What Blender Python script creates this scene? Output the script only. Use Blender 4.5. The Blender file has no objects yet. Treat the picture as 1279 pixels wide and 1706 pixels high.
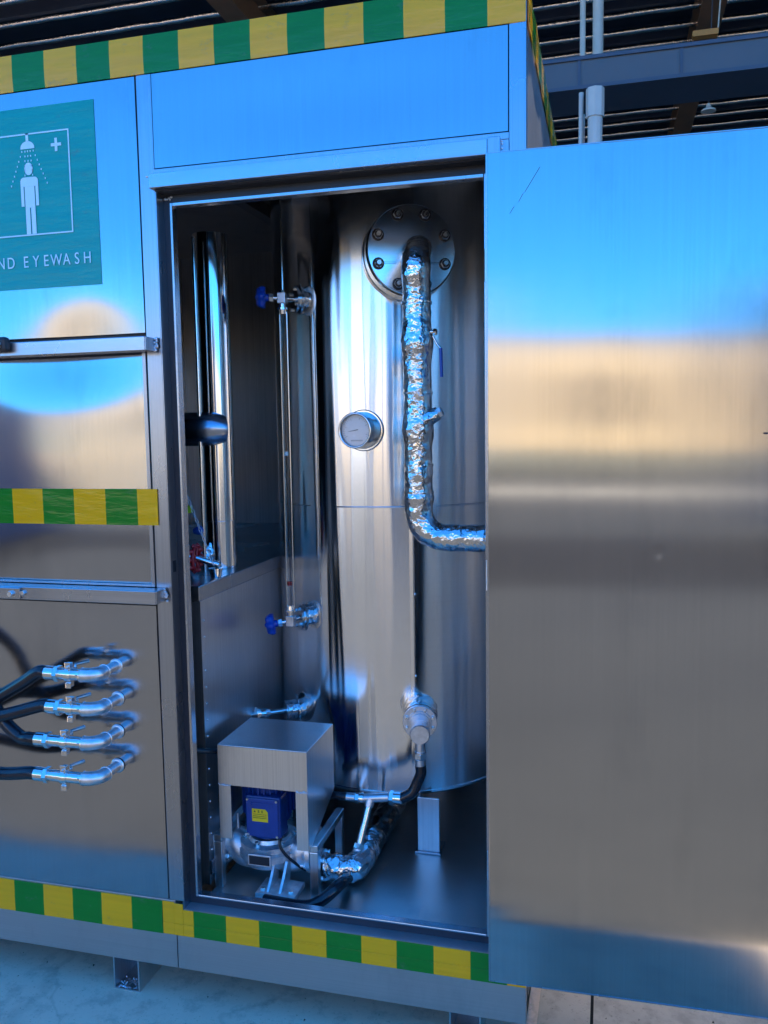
import bpy, bmesh, math, random
from mathutils import Vector, Matrix, noise
random.seed(4)
R_ = math.radians
# ---------------------------------------------------------------- camera, sky, sun, exposure
sc = bpy.context.scene
col = sc.collection
CAM = Vector((0.17650136, -1.92536271, 1.53240463))
FW = Vector((-0.25574983, 0.96211706, -0.09446054))
RT = Vector((0.96669843, 0.25545251, -0.01543232))
UP = RT.cross(FW)
cd = bpy.data.cameras.new('camera'); cam = bpy.data.objects.new('camera', cd); col.objects.link(cam)
m = Matrix((RT, UP, -FW)).transposed().to_4x4(); m.translation = CAM
cam.matrix_world = m
cd.sensor_fit = 'VERTICAL'; cd.sensor_height = 36; cd.lens = 1400 / 1706 * 36
cd.clip_start = .02; cd.clip_end = 600
sc.camera = cam

SUN_EL, SUN_AZ = 73.5, 8          # the sun stands behind the shed (+Y) and lights the yard opposite
w = bpy.data.worlds.new('World'); sc.world = w; w.use_nodes = True
nt = w.node_tree; nt.nodes.clear()
sky = nt.nodes.new('ShaderNodeTexSky'); sky.sky_type = 'NISHITA'; sky.sun_disc = False
sky.sun_elevation = R_(SUN_EL); sky.sun_rotation = R_(SUN_AZ)
sky.air_density = 1.0; sky.dust_density = 0.1; sky.ozone_density = 4.0; sky.altitude = 200
tint = nt.nodes.new('ShaderNodeMix'); tint.data_type = 'RGBA'; tint.blend_type = 'MULTIPLY'
tint.inputs['Factor'].default_value = 1; tint.inputs['B'].default_value = (.125, .58, 1.0, 1)
bg = nt.nodes.new('ShaderNodeBackground'); bg.inputs['Strength'].default_value = .108
wo = nt.nodes.new('ShaderNodeOutputWorld')
nt.links.new(sky.outputs[0], tint.inputs['A']); nt.links.new(tint.outputs['Result'], bg.inputs[0]); nt.links.new(bg.outputs[0], wo.inputs[0])
sd = bpy.data.lights.new('sun', 'SUN'); sd.energy = 5.0; sd.angle = R_(.5); sd.color = (1, .94, .85)
so = bpy.data.objects.new('sun', sd); col.objects.link(so)
az = R_(SUN_AZ); el = R_(SUN_EL)
so.rotation_euler = (Vector((math.sin(az) * math.cos(el), math.cos(az) * math.cos(el), math.sin(el)))).to_track_quat('Z', 'Y').to_euler()
so.location = (0, 10, 20)
sc.view_settings.view_transform = 'Standard'; sc.view_settings.look = 'None'
sc.view_settings.exposure = 2.4; sc.view_settings.gamma = 1
try:
    sc.cycles.max_bounces = 10; sc.cycles.glossy_bounces = 8; sc.cycles.diffuse_bounces = 3
except Exception: pass

def at(px, py, y):
    "the point of the vertical plane at depth y that a measured photograph pixel belongs to"
    d = RT * (px - 639.5) - UP * (py - 853) + FW * 1400
    return CAM + d * ((y - CAM.y) / d.y)
def atz(px, py, z):
    d = RT * (px - 639.5) - UP * (py - 853) + FW * 1400
    return CAM + d * ((z - CAM.z) / d.z)

# ---------------------------------------------------------------- materials
def mat(name): 
    M = bpy.data.materials.new(name); M.use_nodes = True
    n = M.node_tree; p = n.nodes['Principled BSDF']; return M, n, p
def nd(n, t, **k):
    x = n.nodes.new(t)
    for a, b in k.items(): setattr(x, a, b)
    return x
def coords(n, scale, rot=(0, 0, 0), kind='Object'):
    tc = nd(n, 'ShaderNodeTexCoord'); mp = nd(n, 'ShaderNodeMapping'); mp.inputs['Scale'].default_value = scale; mp.inputs['Rotation'].default_value = rot
    n.links.new(tc.outputs[kind], mp.inputs[0]); return mp.outputs[0]
def noise_n(n, vec, scale=1., detail=4., rough=.5):
    x = nd(n, 'ShaderNodeTexNoise'); x.inputs['Scale'].default_value = scale; x.inputs['Detail'].default_value = detail; x.inputs['Roughness'].default_value = rough
    n.links.new(vec, x.inputs['Vector']); return x.outputs['Fac']
def ramp(n, fac, a, b, c0, c1):
    r = nd(n, 'ShaderNodeMapRange'); r.inputs[1].default_value = a; r.inputs[2].default_value = b; r.inputs[3].default_value = c0; r.inputs[4].default_value = c1
    n.links.new(fac, r.inputs[0]); return r.outputs[0]
def cramp(n, fac, stops):
    r = nd(n, 'ShaderNodeValToRGB'); e = r.color_ramp.elements
    e[0].position = stops[0][0]; e[0].color = (*stops[0][1], 1); e[1].position = stops[-1][0]; e[1].color = (*stops[-1][1], 1)
    for s in stops[1:-1]: q = e.new(s[0]); q.color = (*s[1], 1)
    n.links.new(fac, r.inputs[0]); return r.outputs[0]
def bump(n, p, h, strength, dist):
    b = nd(n, 'ShaderNodeBump'); b.inputs['Strength'].default_value = strength; b.inputs['Distance'].default_value = dist
    n.links.new(h, b.inputs['Height']); n.links.new(b.outputs[0], p.inputs['Normal']); return b
def steel(name, base=(.60, .61, .63), r0=.16, r1=.22, grain='V', aniso=.95, spread='H', wave=0., streak=.12, scr=.0):
    """brushed stainless sheet: fine grain lines (V vertical / H horizontal), reflections spread along 'spread'"""
    M, n, p = mat(name)
    p.inputs['Metallic'].default_value = 1
    sc_ = (260, 260, 1.2) if grain == 'V' else (1.5, 1.5, 300)
    f = noise_n(n, coords(n, sc_), 1, 3, .6)
    g = noise_n(n, coords(n, (1.7, 1.7, 1.1)), 1, 5, .6)      # smears and handling marks
    n.links.new(ramp(n, g, .3, .75, r0, r1), p.inputs['Roughness'])
    mx = nd(n, 'ShaderNodeMix', data_type='RGBA', blend_type='MULTIPLY'); mx.inputs['Factor'].default_value = 1
    mx.inputs['A'].default_value = (*base, 1)
    n.links.new(cramp(n, f, [(.3, (1 - streak,) * 3), (.7, (1, 1, 1))]), mx.inputs['B'])
    n.links.new(mx.outputs['Result'], p.inputs['Base Color'])
    sm = nd(n, 'ShaderNodeMix', data_type='RGBA', blend_type='MULTIPLY'); sm.inputs['Factor'].default_value = .8
    sp_ = noise_n(n, coords(n, (4, 4, 1.3), (0, .35, 0)), 1, 7, .72)     # wiped smudges and water marks
    n.links.new(cramp(n, sp_, [(.34, (.84, .85, .87)), (.47, (1, 1, 1)), (.62, (1, 1, 1)), (.74, (.90, .90, .90))]), sm.inputs['B'])
    n.links.new(mx.outputs['Result'], sm.inputs['A']); n.links.new(sm.outputs['Result'], p.inputs['Base Color'])
    if aniso:
        p.inputs['Anisotropic'].default_value = aniso
        ge = nd(n, 'ShaderNodeNewGeometry'); cr = nd(n, 'ShaderNodeVectorMath', operation='CROSS_PRODUCT')
        n.links.new(ge.outputs['Normal'], cr.inputs[0]); cr.inputs[1].default_value = (.001, .002, 1)
        if spread == 'H': n.links.new(cr.outputs[0], p.inputs['Tangent'])
        else:
            c2 = nd(n, 'ShaderNodeVectorMath', operation='CROSS_PRODUCT')
            n.links.new(cr.outputs[0], c2.inputs[0]); n.links.new(ge.outputs['Normal'], c2.inputs[1]); n.links.new(c2.outputs[0], p.inputs['Tangent'])
    if wave:
        h = noise_n(n, coords(n, (2.2, 2.2, 1.4)), 1, 2, .4)
        b = bump(n, p, h, 1, wave)
    return M
def plain(name, c, r=.5, metal=0., var=.15, scale=9., bmp=0., spec=None):
    M, n, p = mat(name); p.inputs['Roughness'].default_value = r; p.inputs['Metallic'].default_value = metal
    f = noise_n(n, coords(n, (scale,) * 3), 1, 6, .6)
    n.links.new(cramp(n, f, [(.25, tuple(v * (1 - var) for v in c)), (.75, tuple(min(1, v * (1 + var)) for v in c))]), p.inputs['Base Color'])
    n.links.new(ramp(n, f, .2, .8, r * .8, min(1, r * 1.2)), p.inputs['Roughness'])
    if bmp:
        f2 = noise_n(n, coords(n, (scale * 6,) * 3), 1, 4, .6); bump(n, p, f2, .6, bmp)
    return M
STEEL_DOOR = steel('brushed_steel_door', (.47, .47, .47), .115, .17, 'V', .95, 'H', .0010, .075)
STEEL_PANEL = steel('brushed_steel_panel', (.44, .45, .47), .12, .17, 'V', .80, 'H', .0018, .08)
STEEL_FRAME = steel('steel_frame', (.44, .46, .5), .22, .36, 'V', .6, 'H', .0006, .14)
STEEL_RAIL = steel('steel_rail', (.5, .52, .56), .2, .34, 'H', .5, 'H', .0003, .14)
STEEL_DARK = steel('interior_steel', (.66, .66, .67), .3, .42, 'V', .5, 'H', .001, .2)
STEEL_FLOOR = steel('interior_floor_steel', (.80, .76, .72), .30, .48, 'H', 0, 'H', .001, .35)
STEEL_BASE = steel('base_beam_steel', (.50, .48, .46), .4, .5, 'H', 0, 'H', .002, .10)
STEEL_TANK = steel('polished_tank_cladding', (.88, .88, .88), .105, .155, 'H', 1.0, 'V', .0025, .05)
STEEL_PIPE = steel('polished_pipe_cladding', (.72, .73, .75), .08, .14, 'V', .6, 'V', .001, .05)
STEEL_HOOD = steel('pump_hood_steel', (.78, .78, .78), .28, .42, 'V', .3, 'H', .001, .15)
GASKETW = plain('dark_washer', (.06, .05, .05), .45, .6)
CHROME = plain('polished_fitting_steel', (.76, .76, .76), .14, 1, .12, 40, .0003)
CAST = plain('cast_fitting_steel', (.70, .70, .72), .36, 1, .18, 60, .0006)
CASTIRON = plain('cast_pump_casing', (.84, .84, .85), .40, .9, .25, 45, .0012)
ZINC = plain('zinc_plated_bolt', (.74, .74, .72), .28, 1, .25, 80)
RUBBER = plain('black_rubber_hose', (.012, .013, .018), .22, 0, .3, 20, .0004)
BLACK = plain('black_plastic', (.015, .016, .02), .4)
BLUEPLASTIC = plain('blue_plastic_wheel', (.003, .05, .38), .3)
BLUEPAINT = plain('blue_motor_paint', (.008, .045, .22), .3, 0, .25, 12, .0003)
BLUEHANDLE = plain('blue_lever_sleeve', (.01, .07, .33), .4)
REDPAINT = plain('red_handwheel_paint', (.35, .01, .015), .35)
YELLOWLABEL = plain('yellow_label', (.88, .55, .01), .4)
LIME = plain('lime_tag', (.35, .6, .03), .5)
GREEN = None
def foil():
    M, n, p = mat('crumpled_foil'); p.inputs['Metallic'].default_value = 1
    p.inputs['Base Color'].default_value = (.66, .66, .67, 1); p.inputs['Roughness'].default_value = .16
    tc = nd(n, 'ShaderNodeTexCoord'); nz = nd(n, 'ShaderNodeTexNoise'); nz.inputs['Scale'].default_value = 22; nz.inputs['Detail'].default_value = 4
    n.links.new(tc.outputs['Object'], nz.inputs['Vector']); hs = []
    for k_, (sc_, wt) in enumerate((((38, 38, 30), 1.), ((95, 95, 110), .32))):
        v = nd(n, 'ShaderNodeTexVoronoi'); v.feature = 'F1'; v.inputs['Scale'].default_value = 1
        ad = nd(n, 'ShaderNodeVectorMath', operation='MULTIPLY_ADD'); ad.inputs[1].default_value = (2.2, 2.2, 2.2)
        n.links.new(coords(n, sc_), ad.inputs[2]); n.links.new(nz.outputs['Color'], ad.inputs[0]); n.links.new(ad.outputs[0], v.inputs['Vector'])
        mm = nd(n, 'ShaderNodeMath', operation='MULTIPLY'); mm.inputs[1].default_value = wt; n.links.new(v.outputs['Distance'], mm.inputs[0]); hs.append(mm.outputs[0])
    su = nd(n, 'ShaderNodeMath', operation='ADD'); n.links.new(hs[0], su.inputs[0]); n.links.new(hs[1], su.inputs[1])
    n.links.new(ramp(n, nz.outputs['Fac'], .35, .65, .10, .26), p.inputs['Roughness'])
    bump(n, p, su.outputs[0], .55, .0055)
    return M
FOIL = foil()
def vinyl(name, c, rough=.14):
    M, n, p = mat(name)
    f = noise_n(n, coords(n, (3, 3, 60)), 1, 3, .5)
    n.links.new(cramp(n, f, [(.3, tuple(v * .88 for v in c)), (.7, c)]), p.inputs['Base Color'])
    dn = noise_n(n, coords(n, (14, 14, 22)), 1, 8, .75); dm = nd(n, 'ShaderNodeMix', data_type='RGBA', blend_type='MIX'); dm.inputs['B'].default_value = (.16, .15, .13, 1)
    n.links.new(ramp(n, dn, .58, .74, 0, .45), dm.inputs['Factor'])
    for l_ in list(p.inputs['Base Color'].links): src = l_.from_socket; n.links.remove(l_)
    n.links.new(src, dm.inputs['A']); n.links.new(dm.outputs['Result'], p.inputs['Base Color'])
    p.inputs['Roughness'].default_value = rough; p.inputs['IOR'].default_value = 1.45
    p.inputs['Coat Weight'].default_value = .05; p.inputs['Coat Roughness'].default_value = .06
    h = noise_n(n, coords(n, (9, 9, 38)), 1, 3, .5); bump(n, p, h, .9, .0028)
    return M
TGREEN = vinyl('green_tape_vinyl', (.008, .20, .012)); TYELLOW = vinyl('yellow_tape_vinyl', (.95, .42, .003))
SIGNGREEN = vinyl('green_sign_film', (.0, .36, .30), .3); SIGNWHITE = plain('pale_sign_print', (.62, .82, .86), .35, 0, .02)
def glass(name, tint_=(1, 1, 1)):
    M, n, p = mat(name); p.inputs['Transmission Weight'].default_value = 1; p.inputs['Roughness'].default_value = .02; p.inputs['IOR'].default_value = 1.2
    p.inputs['Base Color'].default_value = (*tint_, 1); return M
GLASS = glass('clear_glass')
def concrete(name, c, var=.25, rough=.75, stain=(.6, .6, .6), sc_=.5, spec=.5):
    M, n, p = mat(name)
    a = noise_n(n, coords(n, (sc_,) * 3), 1, 8, .62); b = noise_n(n, coords(n, (14,) * 3), 1, 6, .7)
    c1 = cramp(n, a, [(.3, tuple(v * (1 - var) for v in c)), (.5, c), (.72, tuple(v * (1 + var * .6) for v in c))])
    c2 = cramp(n, b, [(.36, stain), (.5, (1, 1, 1)), (1, (1.0, 1.0, 1.0))])
    mx = nd(n, 'ShaderNodeMix', data_type='RGBA', blend_type='MULTIPLY'); mx.inputs['Factor'].default_value = .55
    n.links.new(c1, mx.inputs['A']); n.links.new(c2, mx.inputs['B'])
    vo = nd(n, 'ShaderNodeTexVoronoi'); vo.feature = 'DISTANCE_TO_EDGE'; vo.inputs['Scale'].default_value = 1
    nn_ = nd(n, 'ShaderNodeTexNoise'); nn_.inputs['Scale'].default_value = 3.0; nn_.inputs['Detail'].default_value = 6; tc_ = nd(n, 'ShaderNodeTexCoord'); n.links.new(tc_.outputs['Object'], nn_.inputs['Vector'])
    ad_ = nd(n, 'ShaderNodeVectorMath', operation='MULTIPLY_ADD'); ad_.inputs[1].default_value = (.5, .5, 0); n.links.new(nn_.outputs['Color'], ad_.inputs[0]); n.links.new(coords(n, (1.1, 1.1, 1.1)), ad_.inputs[2]); n.links.new(ad_.outputs[0], vo.inputs['Vector'])
    ck = nd(n, 'ShaderNodeMix', data_type='RGBA', blend_type='MULTIPLY'); ck.inputs['Factor'].default_value = .22
    n.links.new(mx.outputs['Result'], ck.inputs['A']); n.links.new(cramp(n, vo.outputs['Distance'], [(.0, (.3, .3, .3)), (.004, (.45, .45, .45)), (.009, (1, 1, 1)), (1, (1, 1, 1))]), ck.inputs['B'])
    gr_ = noise_n(n, coords(n, (90, 90, 90)), 1, 3, .8); g2_ = nd(n, 'ShaderNodeMix', data_type='RGBA', blend_type='MULTIPLY'); g2_.inputs['Factor'].default_value = .7
    n.links.new(ck.outputs['Result'], g2_.inputs['A']); n.links.new(cramp(n, gr_, [(.30, (.45, .45, .45)), (.40, (1, 1, 1)), (1, (1, 1, 1))]), g2_.inputs['B'])
    n.links.new(g2_.outputs['Result'], p.inputs['Base Color'])
    n.links.new(ramp(n, a, .3, .7, rough * .8, rough), p.inputs['Roughness'])
    d = noise_n(n, coords(n, (40,) * 3), 1, 6, .7); bump(n, p, d, .4, .002)
    return M
GROUND = concrete('yard_concrete', (.76, .54, .38), .22, .7, (.55, .56, .58))
SLAB = concrete('shed_floor_concrete', (.48, .37, .26), .3, .8, (.6, .6, .6), 2.5)
ASPHALT = concrete('dark_asphalt', (.016, .015, .014), .3, .8)
YARD = concrete('darkened_grey_paving', (.033, .0335, .033), .2, .85)  # tone darkened so the sunlit ground comes near the shaded apron
for M_ in (ASPHALT, YARD): M_.node_tree.nodes['Principled BSDF'].inputs['Specular IOR Level'].default_value = .12
BEIGE = plain('beige_render', (.90, .60, .29), .85, 0, .06, 1.2)
BEIGE2 = plain('pale_plinth_render', (.50, .44, .34), .85, 0, .1, 1.2)
DARKGLASS = plain('dark_window_glass', (.03, .04, .06), .12)
SHEDSTEEL = plain('dark_blue_grey_steel', (.05, .065, .10), .5, 0, .2, 1.5)
GIRDER = plain('slate_painted_girder', (.085, .09, .105), .5, 0, .2, 1.2)
RUST = plain('brown_primer_steel', (.22, .13, .08), .6, 0, .25, 3)
ROOFM = plain('dark_roof_lining', (.035, .045, .07), .6, 0, .3, 2)
FOILROOF = foil(); FOILROOF.name = 'roof_foil_insulation'
LIGHTPIPE = plain('pale_grey_pipe', (.55, .50, .45), .5, 0, .1, 3)
ORANGE = plain('orange_paint', (.55, .22, .05), .5)
YELLOWP = plain('cream_skylight_strip', (.75, .62, .36), .5)
HEDGE = plain('hedge_leaves', (.04, .06, .03), .7, 0, .4, 5)

# ---------------------------------------------------------------- mesh helpers
class MB:
    def __init__(s): s.v = []; s.f = []; s.sm = []; s.mi = []
    def add(s, vs, fs, smooth=False, mi=0):
        o = len(s.v); s.v += [tuple(v) for v in vs]
        for f in fs: s.f.append(tuple(o + i for i in f)); s.sm.append(smooth); s.mi.append(mi)
        return s
    def box(s, x0, x1, y0, y1, z0, z1, mi=0):
        x0, x1 = min(x0, x1), max(x0, x1); y0, y1 = min(y0, y1), max(y0, y1); z0, z1 = min(z0, z1), max(z0, z1)
        v = [(x0, y0, z0), (x1, y0, z0), (x1, y1, z0), (x0, y1, z0), (x0, y0, z1), (x1, y0, z1), (x1, y1, z1), (x0, y1, z1)]
        return s.add(v, [(0, 3, 2, 1), (4, 5, 6, 7), (0, 1, 5, 4), (1, 2, 6, 5), (2, 3, 7, 6), (3, 0, 4, 7)], mi=mi)
    def prism(s, poly, axis, a, b, mi=0):
        "extrude a closed 2-D polygon along axis 0/1/2 from a to b"
        def mk(p, t):
            q = list(p); q.insert(axis, t); return q
        n = len(poly); v = [mk(p, a) for p in poly] + [mk(p, b) for p in poly]
        return s.add(v, [tuple(range(n))[::-1], tuple(range(n, 2 * n))] + [(i, (i + 1) % n, n + (i + 1) % n, n + i) for i in range(n)], mi=mi)
    def cyl(s, p0, p1, r0, r1=None, seg=24, smooth=True, cap=True, mi=0, hole=0):
        return s.lathe(p0, Vector(p1) - Vector(p0), [(0, r0), (1, r1 if r1 is not None else r0)], seg, smooth, cap, mi, rel=True)
    def lathe(s, p, ax, prof, seg=32, smooth=True, cap=True, mi=0, rel=False, sharp=True):
        "prof = [(distance along axis, radius)...]"
        p = Vector(p); ax = Vector(ax); L = ax.length if rel else 1; ax = ax.normalized()
        u = ax.orthogonal().normalized(); 
        if abs(ax.z) < .9: u = ax.cross(Vector((0, 0, 1))).normalized()
        w_ = ax.cross(u)
        pr = [(a * L, r) for a, r in prof]
        for k in range(len(pr) - 1):      # each band has its own ring pair: crisp edges between bands
            (a0, r0), (a1, r1) = pr[k], pr[k + 1]
            vs = []
            for (a, r) in ((a0, r0), (a1, r1)):
                for i in range(seg):
                    t = 2 * math.pi * i / seg; vs.append(p + ax * a + (u * math.cos(t) + w_ * math.sin(t)) * max(r, 1e-5))
            s.add(vs, [(i, (i + 1) % seg, seg + (i + 1) % seg, seg + i) for i in range(seg)], smooth, mi)
        if cap:
            for (a, r), rv in ((pr[0], True), (pr[-1], False)):
                if r > 1e-4:
                    vs = [p + ax * a + (u * math.cos(2 * math.pi * i / seg) + w_ * math.sin(2 * math.pi * i / seg)) * r for i in range(seg)]
                    f = tuple(range(seg)); s.add(vs, [f[::-1] if rv else f], False, mi)
        return s
    def tube(s, pts, r, seg=16, smooth=True, cap=True, mi=0, disp=None):
        pts = [Vector(p) for p in pts]; n = len(pts)
        rr = r if isinstance(r, (list, tuple)) else [r] * n
        T = [(pts[min(i + 1, n - 1)] - pts[max(i - 1, 0)]).normalized() for i in range(n)]
        N = T[0].orthogonal().normalized(); vs = []
        for i in range(n):
            N = (N - T[i] * N.dot(T[i])).normalized(); B = T[i].cross(N)
            for k in range(seg):
                t = 2 * math.pi * k / seg; d = N * math.cos(t) + B * math.sin(t); q = pts[i] + d * rr[i]
                if disp: q = q + d * disp(q)
                vs.append(q)
        fs = [(i * seg + k, i * seg + (k + 1) % seg, (i + 1) * seg + (k + 1) % seg, (i + 1) * seg + k) for i in range(n - 1) for k in range(seg)]
        s.add(vs, fs, smooth, mi)
        if cap: s.add([vs[k] for k in range(seg)], [tuple(range(seg))[::-1]], False, mi); s.add([vs[(n - 1) * seg + k] for k in range(seg)], [tuple(range(seg))], False, mi)
        return s
    def torus(s, c, ax, R, r, seg=32, sub=10, a0=0, a1=2 * math.pi, mi=0):
        ax = Vector(ax).normalized(); u = ax.orthogonal().normalized(); w_ = ax.cross(u); full = abs(a1 - a0 - 2 * math.pi) < 1e-6
        pts = [Vector(c) + (u * math.cos(a0 + (a1 - a0) * i / seg) + w_ * math.sin(a0 + (a1 - a0) * i / seg)) * R for i in range(seg + 1)]
        vs = []
        for i, p in enumerate(pts):
            d = (p - Vector(c)).normalized()
            for k in range(sub):
                t = 2 * math.pi * k / sub; vs.append(p + (d * math.cos(t) + ax * math.sin(t)) * r)
        return s.add(vs, [(i * sub + k, i * sub + (k + 1) % sub, (i + 1) * sub + (k + 1) % sub, (i + 1) * sub + k) for i in range(seg) for k in range(sub)], True, mi)
    def hexp(s, p, ax, r, h, mi=0): return s.lathe(p, ax, [(0, r), (h * .8, r), (h, r * .85)], 6, False, True, mi)
    def sheet(s, x0, x1, z0, z1, fy, nx=40, nz=60, thick=.003, mi=0):
        if thick > .002: thick = .0185
        "a vertical panel facing -Y whose front follows fy(x, z), with real thickness"
        vs = []
        for j in range(nz + 1):
            for i in range(nx + 1):
                x = x0 + (x1 - x0) * i / nx; z = z0 + (z1 - z0) * j / nz; vs.append((x, fy(x, z), z))
        s.add(vs, [(j * (nx + 1) + i, j * (nx + 1) + i + 1, (j + 1) * (nx + 1) + i + 1, (j + 1) * (nx + 1) + i) for j in range(nz) for i in range(nx)], True, mi)
        y = lambda x, z: fy(x, z) + thick
        e = [(x0, z0), (x1, z0), (x1, z1), (x0, z1)]
        for k in range(4):
            (a, b), (c, d) = e[k], e[(k + 1) % 4]; m_ = 12; vs = []
            for i in range(m_ + 1):
                x = a + (c - a) * i / m_; z = b + (d - b) * i / m_; vs += [(x, fy(x, z), z), (x, max(y(x, z), thick), z)]
            s.add(vs, [(2 * i, 2 * i + 1, 2 * i + 3, 2 * i + 2) for i in range(m_)], False, mi)
        s.add([(x0, thick + .0005, z0), (x1, thick + .0005, z0), (x1, thick + .0005, z1), (x0, thick + .0005, z1)], [(0, 3, 2, 1)], False, mi)
        return s
    def build(s, name, mats, parent=None, bevel=0., label=None):
        me = bpy.data.meshes.new(name); me.from_pydata(s.v, [], s.f); 
        for M in (mats if isinstance(mats, (list, tuple)) else [mats]): me.materials.append(M)
        me.polygons.foreach_set('use_smooth', s.sm); me.polygons.foreach_set('material_index', s.mi)
        me.update()
        o = bpy.data.objects.new(name, me); col.objects.link(o)
        if parent: 
            o.parent = parent
            # parents are Empties or meshes placed without rotation: keep world coordinates
            off = Vector((0, 0, 0)); q = parent
            while q: off += q.location; q = q.parent
            o.location = -off
        if bevel:
            b = o.modifiers.new('bevel', 'BEVEL'); b.width = bevel; b.segments = 2; b.limit_method = 'ANGLE'; b.angle_limit = R_(50); b.harden_normals = False
        if label: o['label'] = label
        return o
def tag(o, label=None, cat=None, group=None, kind=None):
    if label: o['label'] = label
    if cat: o['category'] = cat
    if group: o['group'] = group
    if kind: o['kind'] = kind
    return o
def thing(name, loc, label, cat, group=None):
    o = bpy.data.objects.new(name, None); o.empty_display_size = .1; o.location = loc; col.objects.link(o)
    return tag(o, label, cat, group)
def bez(ps, n=24):
    "Catmull-Rom through the given points"
    ps = [Vector(p) for p in ps]; P = [ps[0] * 2 - ps[1]] + ps + [ps[-1] * 2 - ps[-2]]; out = []
    for i in range(1, len(P) - 2):
        for k in range(n):
            t = k / n; a, b, c, d = P[i - 1], P[i], P[i + 1], P[i + 2]
            out.append(.5 * ((2 * b) + (c - a) * t + (2 * a - 5 * b + 4 * c - d) * t * t + (3 * b - a - 3 * c + d) * t ** 3))
    out.append(ps[-1]); return out
def arc(c, a, b, r, n=10):
    "quarter bend: from c+a*r ... to c+b*r (a, b unit, orthogonal)"
    a = Vector(a); b = Vector(b); c = Vector(c)
    return [c + a * r * math.cos(t) + b * r * math.sin(t) for t in [math.pi / 2 * i / n for i in range(n + 1)]]
def text(name, s, size, loc, mat_, parent, align='CENTER', spacing=1.0, sx=1.0):
    cu = bpy.data.curves.new(name, 'FONT'); cu.body = s; cu.size = size; cu.extrude = .0004; cu.align_x = align; cu.space_character = spacing
    t = bpy.data.objects.new('t', cu); col.objects.link(t); bpy.context.view_layer.update()
    dg = bpy.context.evaluated_depsgraph_get(); me = bpy.data.meshes.new_from_object(t.evaluated_get(dg)); bpy.data.objects.remove(t)
    me.materials.clear(); me.materials.append(mat_)
    R = Matrix.Rotation(math.pi / 2, 4, 'X') @ Matrix.Diagonal((sx, 1, 1, 1)); me.transform(Matrix.Translation(loc) @ R)
    o = bpy.data.objects.new(name, me); col.objects.link(o); o.parent = parent
    off = Vector((0, 0, 0)); q = parent
    while q: off += q.location; q = q.parent
    o.location = -off
    return o

# ---------------------------------------------------------------- ground and yard
tag(MB().box(-160, 160, -160, 160, -.3, 0).build('ground', GROUND), kind='structure')
tag(MB().box(.015, .148, -.645, 26, -.004, .004).build('shed_floor', SLAB), kind='structure')
tag(MB().box(.156, 12, -.645, 26, -.004, .004).build('shed_floor', SLAB), kind='structure')
tag(MB().box(.016, .2, -.643, 25.9, -.006, .0015).build('joint', ASPHALT), kind='structure')
gp = MB(); rg = random.Random(5)
for k in range(420):
    x, y, r = rg.uniform(-2.2, .6), rg.uniform(-.75, .6), rg.choice((.0012, .0018, .0025, .004)) * rg.uniform(.6, 1.2)
    a = [Vector((x + rg.uniform(-1, 1) * r, y + rg.uniform(-1, 1) * r, .004 * (x > .015))) for _ in range(3)]
    gp.add(a + [Vector((x, y, r * .9 + .004 * (x > .015)))], [(0, 1, 3), (1, 2, 3), (2, 0, 3), (2, 1, 0)])
tag(gp.build('grit', ASPHALT), 'loose dark grit scattered on the concrete in front of the cabinet', 'grit', kind='stuff')
yp_ = MB(); yp_.prism([(-160, -18.6), (160, -18.6), (160, -.648), (-.095, -.648), (-.115, -.728), (-160, -.728)], 2, -.004, .004)  # paving darkened against the sun, its edge cut along the cabinet and door shadow
tag(yp_.build('yard_paving', YARD), kind='structure')
tag(MB().box(-160, 160, -10.2, -6.3, -.0035, .008).build('service_lane', ASPHALT), kind='structure')
tag(MB().box(-160, 160, -31.0, -19.8, -.004, .004).build('far_paving', YARD), kind='structure')
tag(MB().box(-160, 160, -19.795, -18.605, -.004, .010).build('pale_verge', BEIGE2), kind='structure')
g = MB()
random.seed(8)
# long beige building across the yard
bld = thing('office_building', (0, -31, 0), 'long low beige building in full sun across the yard, mirrored in the steel panels', 'building')
MB().box(-24.2, 60, -43, -31, .8, 5.0).build('wall', BEIGE, bld)
MB().box(-24.25, 60.05, -43.05, -30.93, 0, .8).build('plinth', BEIGE2, bld)
MB().box(-24.3, 60.1, -43.1, -30.96, 5.0, 5.15).build('roof', BEIGE2, bld)
for i in range(12):
    x = -18.5 + i * 6.5
    f = MB(); f.box(x - 1.05, x + 1.05, -31, -30.94, 1.9, 2.0); f.box(x - 1.05, x + 1.05, -31, -30.94, 3.6, 3.7); f.box(x - 1.05, x - .98, -31, -30.94, 2.0, 3.6); f.box(x + .98, x + 1.05, -31, -30.94, 2.0, 3.6)
    fo = f.build('window', GIRDER, bld); MB().box(x - .98, x + .98, -30.985, -30.97, 2.0, 3.6).build('pane', DARKGLASS, fo)
h = MB()
for i in range(60):
    x = -26 + i * 1.45
    for k in range(60):
        p = Vector((x + random.uniform(-.75, .75), -29.6 + random.uniform(-.4, .4), random.uniform(.05, .8))); d = Vector((random.uniform(-1, 1), random.uniform(-1, 1), random.uniform(-.6, 1))).normalized() * .16; e = d.cross(Vector((random.random(), .3, .5))).normalized() * .13
        h.add([p - d, p + e, p + d, p - e], [(0, 1, 2, 3)])
tag(h.build('hedge', HEDGE), 'low clipped dark green hedge along the foot of the beige building', 'hedge')

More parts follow.
